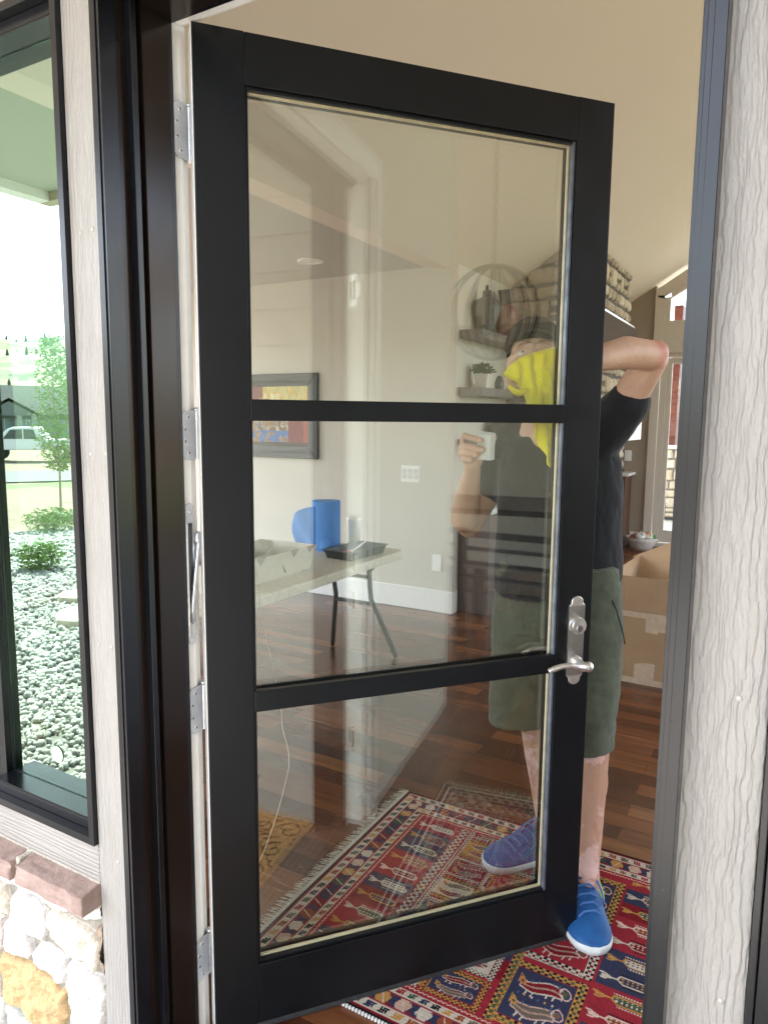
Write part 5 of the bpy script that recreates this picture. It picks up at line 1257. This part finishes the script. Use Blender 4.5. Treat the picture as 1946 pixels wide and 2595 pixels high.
def person():
    b0 = MB(); c_ = b0.cap; e_ = b0.ell
    # torso core and neck
    c_((.44,1.06,.86), (.43,1.07,1.10), .12, .13); c_((.43,1.07,1.10), (.40,1.08,1.26), .13, .10)
    c_((.285,1.065,1.245), (.55,1.085,1.275), .055, .055)
    c_((.40,1.09,1.28), (.365,1.09,1.42), .060, .054)
    # legs
    c_((.37,1.06,.80), (.395,1.03,.46), .095, .062); c_((.395,1.03,.46), (.398,1.045,.40), .058, .056)
    c_((.398,1.045,.42), (.415,1.07,.28), .052, .054); c_((.415,1.07,.28), (.445,1.05,.085), .053, .034); c_((.445,1.05,.085), (.43,1.03,.02), .036, .036)
    e_((.392,.985,.445), (.045,.03,.05)); e_((.43,1.085,.29), (.042,.042,.085))
    c_((.52,1.05,.80), (.578,.99,.46), .088, .055); c_((.578,.99,.46), (.586,.972,.40), .052, .050)
    c_((.586,.972,.42), (.592,.940,.30), .049, .046); c_((.592,.940,.30), (.600,.905,.20), .046, .041); c_((.600,.905,.20), (.614,.852,.09), .041, .031); c_((.614,.852,.09), (.62,.84,.02), .034, .034)
    e_((.585,.945,.415), (.036,.028,.040)); e_((.600,.955,.30), (.038,.042,.085))
    # raised left arm (image right): shoulder, elbow, wrist, towards the glass
    c_((.545,1.085,1.275), (.625,1.055,1.385), .058, .047); c_((.625,1.055,1.385), (.683,1.02,1.478), .047, .040)
    c_((.684,1.015,1.482), (.690,1.00,1.490), .037, .036); c_((.684,1.0,1.485), (.635,.91,1.487), .039, .041); c_((.635,.91,1.487), (.552,.745,1.452), .041, .026)
    e_((.700,1.012,1.500), (.022,.024,.022))
    # hand on the glass: palm, fingers spread over the cloth, thumb below
    c_((.552,.745,1.452), (0.501,0.719,1.440), .026, .030); e_((0.481,0.696,1.432), (.030,.036,.036))
    for (a, m1, t) in (((0.473,0.680,1.429), (0.455,0.648,1.442), (0.439,0.626,1.436)), ((0.467,0.674,1.414), (0.443,0.640,1.420), (0.425,0.620,1.410)), ((0.465,0.672,1.398), (0.443,0.642,1.398), (0.427,0.624,1.402)), ((0.469,0.676,1.398), (0.451,0.652,1.393), (0.437,0.636,1.396))):
        c_(a, m1, .0095, .0088, 12); c_(m1, t, .0088, .0075, 12)
    c_((0.486,0.704,1.412), (0.461,0.661,1.394), .014, .0105, 14); c_((0.461,0.661,1.394), (0.430,0.619,1.394), .0105, .0088, 14)
    # lowered right arm (image left) and its hand closed round the sponge
    c_((.285,1.07,1.245), (.215,1.06,1.10), .055, .045); c_((.215,1.06,1.10), (.182,1.0,.995), .045, .038)
    c_((.178,.995,1.000), (.180,.965,1.02), .036, .042); c_((.180,.965,1.02), (.205,.925,1.088), .043, .038); c_((.205,.925,1.088), (.246,.858,1.172), .037, .0225)
    e_((.170,.995,.992), (.022,.026,.024))
    c_((.246,.858,1.172), (.250,.846,1.192), .023, .024); e_((.246,.846,1.212), (.026,.018,.030)); e_((.262,.846,1.203), (.018,.018,.020))
    F = [((.232,.846,1.238), (.224,.838,1.258), (.246,.800,1.271), (.300,.785,1.2595), .0098, .0086),
         ((.229,.846,1.226), (.219,.836,1.238), (.252,.796,1.2435), (.307,.782,1.2345), .0100, .0088),
         ((.229,.846,1.213), (.222,.834,1.221), (.250,.800,1.2235), (.287,.787,1.2200), .0095, .0082),
         ((.232,.846,1.203), (.227,.838,1.205), (.248,.808,1.207), (.270,.797,1.205), .0082, .0072)]
    for p0, p1, p2, p3, ra, rb in F: c_(p0, p1, ra, ra, 12); c_(p1, p2, ra, ra*.96, 12); c_(p2, p3, ra*.95, rb, 12)
    c_((.262,.852,1.205), (.290,.862,1.240), .015, .0115, 14); c_((.290,.862,1.240), (.316,.838,1.268), .0115, .0085, 14)
    # head, tilted back
    hc = Vector((.343, 1.075, 1.484)); fwd = Vector((.26, -.93, .27)).normalized(); lat = fwd.cross(Vector((0, 0, 1))).normalized()*-1
    lat = Vector((.963, .27, 0)).normalized(); upv = lat.cross(-fwd).normalized()
    if upv.z < 0: upv = -upv
    def h(x, y, z): return hc+lat*x+fwd*y+upv*z
    HM = Matrix((lat, fwd, upv)).transposed()
    e_(h(0,-.02,.02), (.073,.092,.098), HM); e_(h(0,.022,-.035), (.060,.062,.085), HM); c_(h(-.018,.055,-.098), h(.018,.055,-.098), .026, .026)
    for s in (-1, 1):
        c_(h(s*.046,.056,.024), h(s*.014,.070,.025), .007, .009); e_(h(s*.045,.055,-.030), (.024,.020,.022), HM)
        c_(h(s*.047,.062,.014), h(s*.018,.074,.014), .0045, .0045, 10); c_(h(s*.046,.061,-.006), h(s*.018,.072,-.004), .004, .004, 10)
        e_(h(s*.074,-.012,-.005), (.008,.018,.030), HM)
    c_(h(0,.078,.020), h(0,.100,-.030), .009, .013); e_(h(0,.088,-.036), (.018,.012,.010), HM)
    c_(h(-.018,.078,-.066), h(.018,.078,-.066), .007, .007)
    body = blend(b0, 'person', SKIN, .0032, 7, fac=.5)
    displace(body, lambda c: .0012*fbm(c, 22, 3)+.0006*fbm(c, 90, 5))
    tag(body, 'person in dark t-shirt, green shorts and black cap wiping the inside of the door glass', 'person')
    # eyes, brows
    for s in (-1, 1):
        p = h(s*.032,.060,.0045)
        eb = MB().ell(p, (.0120,.0120,.0120), HM).build('eye', simple('eye_white', (.62, .58, .55), .15), body, smooth=True)
        look = (fwd+upv*.20+lat*.10).normalized(); rot = look.to_track_quat('Z', 'Y').to_matrix()
        M_ = MB(); M_.ell(p+look*.0072, (.0060,.0060,.0052), rot, 20, 10); M_.build('iris', simple('blue_grey_iris', (.10, .16, .20), .15), eb, smooth=True)
        M_ = MB(); M_.ell(p+look*.0102, (.0026,.0026,.0024), rot, 16, 8); M_.build('pupil', BLACKP, eb, smooth=True)
        hb = MB(); R = random.Random(31+s)
        for k in range(130):
            t = R.random(); q = h(s*(.012+.040*t), .0815-.018*t*t, .0275+.010*math.sin(t*2.6)+R.uniform(-.0035, .0035)); d = (lat*s*.8+upv*R.uniform(.1, .7)).normalized()*.007
            w = upv.cross(d).normalized()*.0004; hb.add([q-w, q+w, q+d+fwd*.0008], [(0,1,2)])
        hb.build('eyebrow', simple('brown_hair', (.10, .06, .04), .7), body, fixn=False)
    # beard
    bd = MB(); bd.cap(h(-.026,.050,-.104), h(.026,.050,-.104), .030, .030); bd.cap(h(-.050,.015,-.075), h(-.026,.05,-.104), .022, .026); bd.cap(h(.050,.015,-.075), h(.026,.05,-.104), .022, .026); bd.ell(h(0,.066,-.090), (.030,.018,.020), HM)
    m = Mat('dark_beard'); n = m.noise(1, 4, .7, 0, m.coord((420, 420, 120))); m.set(m.ramp(n, [(.3, (.018,.013,.010)), (.75, (.12,.085,.06))]), .8); m.bump(n, 1.0, .004)
    blend(bd, 'beard', m.m, .003, 2, body, disp=lambda c: .0022*fbm(c*[1,1,.5], 230, 4))
    # cap: crown and curved bill
    CAPM = cloth('black_cap_cotton', (.018, .018, .018))
    cp = MB(); nu, nv = 36, 12; vs = []; fs = []
    for j in range(nv+1):
        ph = (math.pi/2)*j/nv
        for i in range(nu):
            t = 2*math.pi*i/nu; y = math.sin(t)*.100; x = math.cos(t)*.083
            vs.append(h(x*math.cos(ph)**.8, -.022+y*math.cos(ph)**.8, .068+.064*math.sin(ph)))
    for j in range(nv):
        for i in range(nu): fs.append((j*nu+i, j*nu+(i+1) % nu, (j+1)*nu+(i+1) % nu, (j+1)*nu+i))
    for i in range(nu): vs.append(h(.083*1.0*math.cos(2*math.pi*i/nu), -.022+.100*math.sin(2*math.pi*i/nu), .028 if math.sin(2*math.pi*i/nu) < .2 else .046))
    o0 = len(vs)-nu
    for i in range(nu): fs.append((i, o0+i, o0+(i+1) % nu, (i+1) % nu))
    cp.add(vs, fs); cap_ = cp.build('cap', CAPM, body, smooth=True); md = cap_.modifiers.new('s', 'SOLIDIFY'); md.thickness = .003
    bl = MB(); vs = []; fs = []; n = 28; rws = 8
    for r_ in range(rws+1):
        for i in range(n+1):
            t = -1+2*i/n; a = t*1.32; k = r_/rws
            xi, yi = .083*math.sin(a), -.022+.100*math.cos(a)
            ext = .062*math.cos(t*1.35)**.7 if abs(t) < 1 else 0
            vs.append(h(xi*(1+.06*k), yi+ext*k, .071-.034*(t*t)*1.2+.012*k))
    for r_ in range(rws):
        for i in range(n): a = r_*(n+1)+i; fs.append((a, a+1, a+n+2, a+n+1))
    bl.add(vs, fs); q = bl.build('bill', CAPM, cap_, smooth=True); md = q.modifiers.new('s', 'SOLIDIFY'); md.thickness = .004
    MB().ell(h(0,-.022,.131), (.006,.006,.004), HM).build('button', CAPM, cap_, smooth=True)
    # t-shirt
    sh = MB(); c = sh.cap; el = sh.ell; TM = Matrix.Rotation(rad(16), 3, 'Z')
    zz = [.845, .90, 1.00, 1.10, 1.20, 1.27]; rings = [(.187,.138,.445,1.05), (.187,.135,.443,1.055), (.182,.128,.438,1.06), (.184,.128,.435,1.065), (.180,.115,.428,1.07), (.150,.088,.418,1.08)]
    vs = []; fs = []; N = 48
    for k, (a, b, cx, cy) in enumerate(rings):
        for i in range(N):
            t = 2*math.pi*i/N; x, y = a*math.cos(t), b*math.sin(t); v = TM @ Vector((x, y, 0))
            z = zz[k]
            if k == 0: z = .838-.028*math.cos(t+rad(110))-.02*math.cos(t)*-1
            vs.append((cx+v.x, cy+v.y, z))
    for k in range(len(rings)-1):
        for i in range(N): fs.append((k*N+i, k*N+(i+1) % N, (k+1)*N+(i+1) % N, (k+1)*N+i))
    fs += [tuple(range(N))[::-1], tuple(range((len(rings)-1)*N, len(rings)*N))]; sh.add(vs, fs)
    c((.285,1.068,1.245), (.548,1.088,1.272), .066, .068); c((.37,1.09,1.28), (.44,1.09,1.29), .072, .072)
    c((.285,1.068,1.245), (.228,1.058,1.115), .068, .060); c((.545,1.085,1.27), (.618,1.058,1.365), .070, .060)
    c((.50,1.08,1.20), (.585,1.07,1.31), .07, .06); c((.30,1.07,1.18), (.34,1.07,1.05), .06, .06)
    def wr(p):
        q = p*np.array([1, 1, 1]); d = p@np.array([.5, .2, .85])
        f = np.sin(d*85+3.2*fbm(q, 7, 2)*2)*.5+.5
        amp = np.clip(fbm(q, 5, 6)+.25, 0, 1)
        return .0095*fbm(q*[1,1,.45], 15, 3)+.0075*f*amp-.003
    SHM = cloth('charcoal_black_jersey', (.018, .020, .024))
    tsh = blend(sh, 't_shirt', SHM, .005, 4, body, disp=wr)
    # shorts
    so_ = MB(); c = so_.cap
    def loft(S_):
        vs = []; fs = []; N = 44
        for (cx, cy, z, a, b, tl) in S_:
            for i in range(N):
                t = 2*math.pi*i/N; v = Matrix.Rotation(rad(14), 3, 'Z') @ Vector((a*math.cos(t), b*math.sin(t), 0)); vs.append((cx+v.x, cy+v.y, z+tl*math.cos(t)))
        n = len(S_)
        for k in range(n-1):
            for i in range(N): fs.append((k*N+i, k*N+(i+1) % N, (k+1)*N+(i+1) % N, (k+1)*N+i))
        fs += [tuple(range(N))[::-1], tuple(range((n-1)*N, n*N))]; so_.add(vs, fs)
    loft([(.362,1.03,.408,.104,.098,.012), (.362,1.035,.50,.106,.100,0), (.362,1.045,.62,.112,.108,0), (.372,1.05,.76,.112,.118,0), (.385,1.05,.90,.105,.118,0)])
    loft([(.568,.975,.392,.078,.088,.008), (.566,.98,.50,.082,.094,0), (.556,1.01,.62,.092,.100,0), (.535,1.035,.76,.105,.118,0), (.512,1.045,.90,.105,.118,0)])
    loft([(.448,1.045,.70,.178,.118,0), (.448,1.05,.80,.180,.125,0), (.445,1.055,.905,.178,.125,0)])
    def wr2(p): d = p@np.array([.55, .1, -.8]); return .008*fbm(p*[1,1,.5], 13, 7)+.005*fbm(p*[1,1,2.4], 20, 9)+.0045*(np.sin(d*70+4*fbm(p, 8, 3))*.5+.5)*np.clip(fbm(p, 6, 12)+.1, 0, 1)*2
    OL = cloth('olive_green_twill', (.088, .100, .070))
    sho = blend(so_, 'shorts', OL, .005, 4, body, disp=wr2)
    M_ = MB(); M_.tube([(.600,.985,.86), (.632,.975,.80), (.652,.985,.73), (.655,1.0,.70)], .0022, 6); M_.build('pocket_seam', simple('dark_seam', (.02,.025,.02), .8), sho)
    # shoes
    def shoe(ax, ay, yw, lab):
        # local: +y to the toe, origin under the ankle
        Mx = Matrix.Translation((ax, ay, FZ+.0075)) @ Matrix.Rotation(yw, 4, 'Z') @ Matrix.Scale(1.12, 4)
        S_ = []
        for k in range(27):
            t = k/26; y = -.070+.268*t
            w = .030+.020*math.sin(min(1, t*1.15)*math.pi*.62)**1.0
            w *= (max(0, 1-((t-.80)/.205)**2))**.5 if t > .80 else 1; w *= (max(0, 1-((.12-t)/.125)**2))**.5 if t < .12 else 1
            S_.append((y, max(w, .004)))
        def outline(sc, n=0): return [(w*sc+.004*math.sin(max(0, (y+.07))/.268*math.pi)*1, y*1.0) for y, w in S_]+[(-w*sc+.006*math.sin(max(0, (y+.07))/.268*math.pi), y) for y, w in S_[::-1]]
        P = outline(1.06); P2 = outline(1.0)
        so2 = MB(); n = len(P)
        vs = []
        for (x, y) in P2: vs.append((x*.94, y*.97, .0))
        for (x, y) in P: vs.append((x, y, .012))
        for (x, y) in P: vs.append((x, y, .022+.012*max(0, (-y)/.07)+.002*max(0, (y-.12)/.08)))
        fs = [tuple(range(n))[::-1], tuple(range(2*n, 3*n))]
        for r_ in range(2):
            for i in range(n): fs.append((r_*n+i, r_*n+(i+1) % n, (r_+1)*n+(i+1) % n, (r_+1)*n+i))
        so2.add([Mx @ Vector(v) for v in vs], fs)
        BLUE = Mat('blue_mesh_upper'); v = BLUE.n('TexVoronoi'); v.inputs['Scale'].default_value = 260; BLUE.l(BLUE.coord(), v.inputs['Vector'])
        c1 = BLUE.ramp(v.outputs['Distance'], [(.0, (.003,.015,.05)), (.35, (.006,.08,.25))]); BLUE.set(BLUE.mix(BLUE.ramp(BLUE.noise(20, 3), [(.4, (0,0,0)), (.75, (.6,.6,.6))]), c1, (.01,.13,.40)), .6); BLUE.bump(v.outputs['Distance'], .5, .001)
        up_ = MB()
        # upper built as rings along the foot
        vs = []; fs = []; NR = 24
        hs = [(.0,.062),(.12,.088),(.25,.092),(.36,.086),(.48,.074),(.60,.062),(.72,.053),(.84,.045),(.93,.036),(1,.026)]
        def H(t):
            for i in range(len(hs)-1):
                if t <= hs[i+1][0]: u = (t-hs[i][0])/(hs[i+1][0]-hs[i][0]); return hs[i][1]*(1-u)+hs[i+1][1]*u
            return hs[-1][1]
        for k in range(27):
            t = k/26; y, w = S_[k]; hh = H(t)
            for i in range(NR):
                a = math.pi*i/(NR-1); xx = w*1.02*math.copysign(abs(math.cos(a))**.75, math.cos(a)); zz_ = .022+(hh-.022)*math.sin(a)**.8
                if t < .34: xx *= (1-.30*max(0, (zz_-.05)/.04))
                vs.append((xx+.005*math.sin(t*math.pi), y*(.985), zz_))
        for k in range(26):
            for i in range(NR-1): fs.append((k*NR+i, k*NR+i+1, (k+1)*NR+i+1, (k+1)*NR+i))
            fs.append((k*NR+NR-1, k*NR, (k+1)*NR, (k+1)*NR+NR-1))
        fs += [tuple(range(NR)), tuple(range(26*NR, 27*NR))[::-1]]
        up_.add([Mx @ Vector(v) for v in vs], fs)
        e = blend(up_, 'shoe', BLUE.m, .0025, 3, body); e['label'] = lab
        blend(so2, 'sole', simple('white_foam_sole', (.66, .70, .68), .6, var=.12, nscale=40), .003, 3, e, disp=lambda c: .0010*fbm(c, 60, 3))
        M_ = MB()
        M_.lathe([(.043,.084),(.046,.096),(.040,.104),(.036,.098)], (0,0,0), 24); M_.v = [tuple(Mx @ Vector((v[0]*.92, v[1]*1.15-.012, v[2]))) for v in M_.v]
        M_.build('collar', cloth('navy_collar', (.012,.03,.10)), e, smooth=True)
        LC = simple('light_blue_lace', (.05, .15, .40), .7); M_ = MB()
        for j in range(5):
            y = .035+.021*j; z = H((y+.07)/.268)+.006; M_.tube([Mx @ Vector((-.026, y, z-.012)), Mx @ Vector((-.012, y+.004, z+.001)), Mx @ Vector((.012, y+.010, z+.001)), Mx @ Vector((.026, y+.012, z-.012))], .0028, 8)
        for s in (-1, 1):
            M_.tube([Mx @ Vector((0, .026, .094)), Mx @ Vector((s*.022, .035, .100)), Mx @ Vector((s*.040, .060, .070)), Mx @ Vector((s*.043, .085, .052))], .0026, 8)
            M_.tube([Mx @ Vector((0, .026, .094)), Mx @ Vector((s*.030, .020, .094)), Mx @ Vector((s*.036, .045, .080)), Mx @ Vector((s*.012, .040, .086))], .0026, 8)
        M_.build('laces', LC, e, smooth=True)
        NEON = simple('neon_yellow_print', (.55, .80, .08), .5)
        for s in (-1, 1):
            M_ = MB(); pts = [Mx @ Vector((s*(.0475-.010*((q_[1]-.045)/.03)**2*.3), q_[0], q_[1])) for q_ in [(.028+.034*math.cos(a), .047+.012*math.sin(a)) for a in [6.283*i/18 for i in range(19)]]]
            M_.tube(pts, .0017, 6, False); M_.build('side_emblem', NEON, e, smooth=True)
        M_ = MB(); P3 = [(-.030,.150,.052),(0,.145,.058),(.030,.150,.052),(.036,.180,.042),(.018,.199,.038),(0,.203,.036),(-.018,.199,.038),(-.036,.180,.042)]
        tg = MB(); tg.tube([Mx @ Vector((0, .045, .082)), Mx @ Vector((0, .022, .098)), Mx @ Vector((0, .006, .116))], [.012, .016, .013], 14); tg.build('tongue', cloth('navy_tongue', (.010,.035,.12)), e, smooth=True)
        tb = MB(); tb.box(-.006, .006, -.002, .002, 0, .018); o = tb.build('tongue_tab', WHITE, e); o.matrix_world = Mx @ Matrix.Translation((.004, .024, .100)) @ Matrix.Rotation(rad(50), 4, 'X')
        return e
    shoe(.590, .870, rad(-155)+rad(0), 'bright blue running shoe pointing at the door')
    shoe(.455, 1.03, rad(140), 'blue running shoe behind the glass, toe turned to the left')
    # nails on the hand holding the sponge
    NL = simple('fingernail', (.72, .47, .40), .3); M_ = MB()
    for p3, p2 in ((F[0][3], F[0][2]), (F[1][3], F[1][2]), (F[2][3], F[2][2])):
        p3 = Vector(p3); d = (p3-Vector(p2)).normalized(); n_ = (Vector((1.01,-.99,1.31))-p3).normalized(); n_ = (n_-d*n_.dot(d)).normalized(); s_ = d.cross(n_)
        nb = MB(); nb.ell(p3+n_*.0062-d*.001, (.0052,.0062,.0024), Matrix((s_, d, n_)).transposed(), 14, 8); nb.build('fingernail', NL, body, smooth=True)
    return body
person()

def cloths():
    # white melamine sponge
    s = MB(); A = [(.281,.802,1.2745), (.3215,.798,1.2745), (.3195,.798,1.2065), (.2795,.802,1.2075)]; B = [(.270,.835,1.286), (.3225,.832,1.280), (.3205,.832,1.2065), (.2790,.835,1.2075)]
    s.add(A+B, [(0,1,2,3),(7,6,5,4),(0,4,5,1),(1,5,6,2),(2,6,7,3),(3,7,4,0)])
    o = blend(s, 'sponge', simple('white_sponge', (.80, .82, .80), .9, var=.03, bstr=.5, bscale=160), .002, 2, disp=lambda c: .0010*fbm(c, 120, 3))
    tag(o, 'white folded sponge cloth gripped in the lowered hand', 'sponge')
    # yellow microfibre towel pressed on the inside of the glass
    # left and right outline in door coordinates (u, z), depth measured inwards from the exterior face
    TH, PYV = rad(49.9014), .045871
    cO, sO = math.cos(TH), math.sin(TH)
    def D3(u, z, d): x, y = u, -PYV+d; return (x*cO-y*sO, PYV+x*sO+y*cO, z)
    rows = [(1.487,.840,.862),(1.484,.815,.868),(1.478,.793,.872),(1.468,.760,.874),(1.458,.736,.874),(1.444,.714,.872),(1.430,.699,.870),(1.4195,.690,.868),(1.412,.702,.868),(1.405,.722,.866),(1.396,.736,.866),(1.380,.749,.865),(1.360,.757,.864),(1.335,.764,.863),(1.308,.772,.862),(1.280,.784,.861),(1.250,.800,.859),(1.225,.814,.856),(1.205,.828,.850),(1.190,.838,.848)]
    zs = np.linspace(1.487, 1.190, 150); rz = [r[0] for r in rows][::-1]; L_ = np.interp(zs, rz, [r[1] for r in rows][::-1]); R_ = np.interp(zs, rz, [r[2] for r in rows][::-1])
    nx = 110; vs = []; fs = []
    uu = []
    for j, z in enumerate(zs):
        for i in range(nx+1):
            t = i/nx; u = L_[j]+(R_[j]-L_[j])*t; uu.append((u, 0, z))
    U = np.array(uu); fold = np.sin((U[:,0]*1.15-(1.487-U[:,2])*.12)*150+3*fbm(U, 9, 3)); low = np.clip((1.43-U[:,2])/.10, 0, 1)
    pleat = np.sin((U[:,0]+.10*(U[:,2]-1.3))*210+2.2*fbm(U*[1,1,.6], 12, 8)); dep = .056+.014*fbm(U, 13, 5)+(.35+.65*low)*(.0065*fold+.0055*pleat)+.0026*fbm(U, 60, 2)+.0012*fbm(U, 320, 4, 2)
    edge = np.minimum(U[:,0]-np.repeat(L_, nx+1), .03)/.03; dep = dep+.010*(1-np.clip(edge, 0, 1))**2
    dep = np.maximum(dep, .0475)
    vs = [D3(U[k,0], U[k,2], dep[k]) for k in range(len(U))]
    for j in range(len(zs)-1):
        for i in range(nx): a = j*(nx+1)+i; fs.append((a, a+1, a+nx+2, a+nx+1))
    m = Mat('yellow_microfibre'); n = m.noise(330, 4, .7); m.set(m.ramp(m.noise(14, 4), [(.3, (.92, .76, .015)), (.7, (1.0, .88, .02))]), .95, 0, .1)
    m.bump(n, 1.0, .0025); m.b.inputs['Sheen Weight'].default_value = .4
    me = MB().add(vs, fs).build('towel', m.m, None, smooth=True, fixn=False)
    md = me.modifiers.new('s', 'SOLIDIFY'); md.thickness = .005; md.offset = 1
    tag(me, 'bright yellow microfibre towel pressed against the glass by the raised hand', 'towel')
    # loop of towel under the thumb
    tb = MB(); pts = [D3(.700+.05*t, 1.392-.012*math.sin(math.pi*t)-.006*t, .056) for t in [i/10 for i in range(11)]]
    tb.tube(pts, [.004+.004*math.sin(math.pi*i/10) for i in range(11)], 12)
    o = tb.build('hem', m.m, me, smooth=True)
cloths()
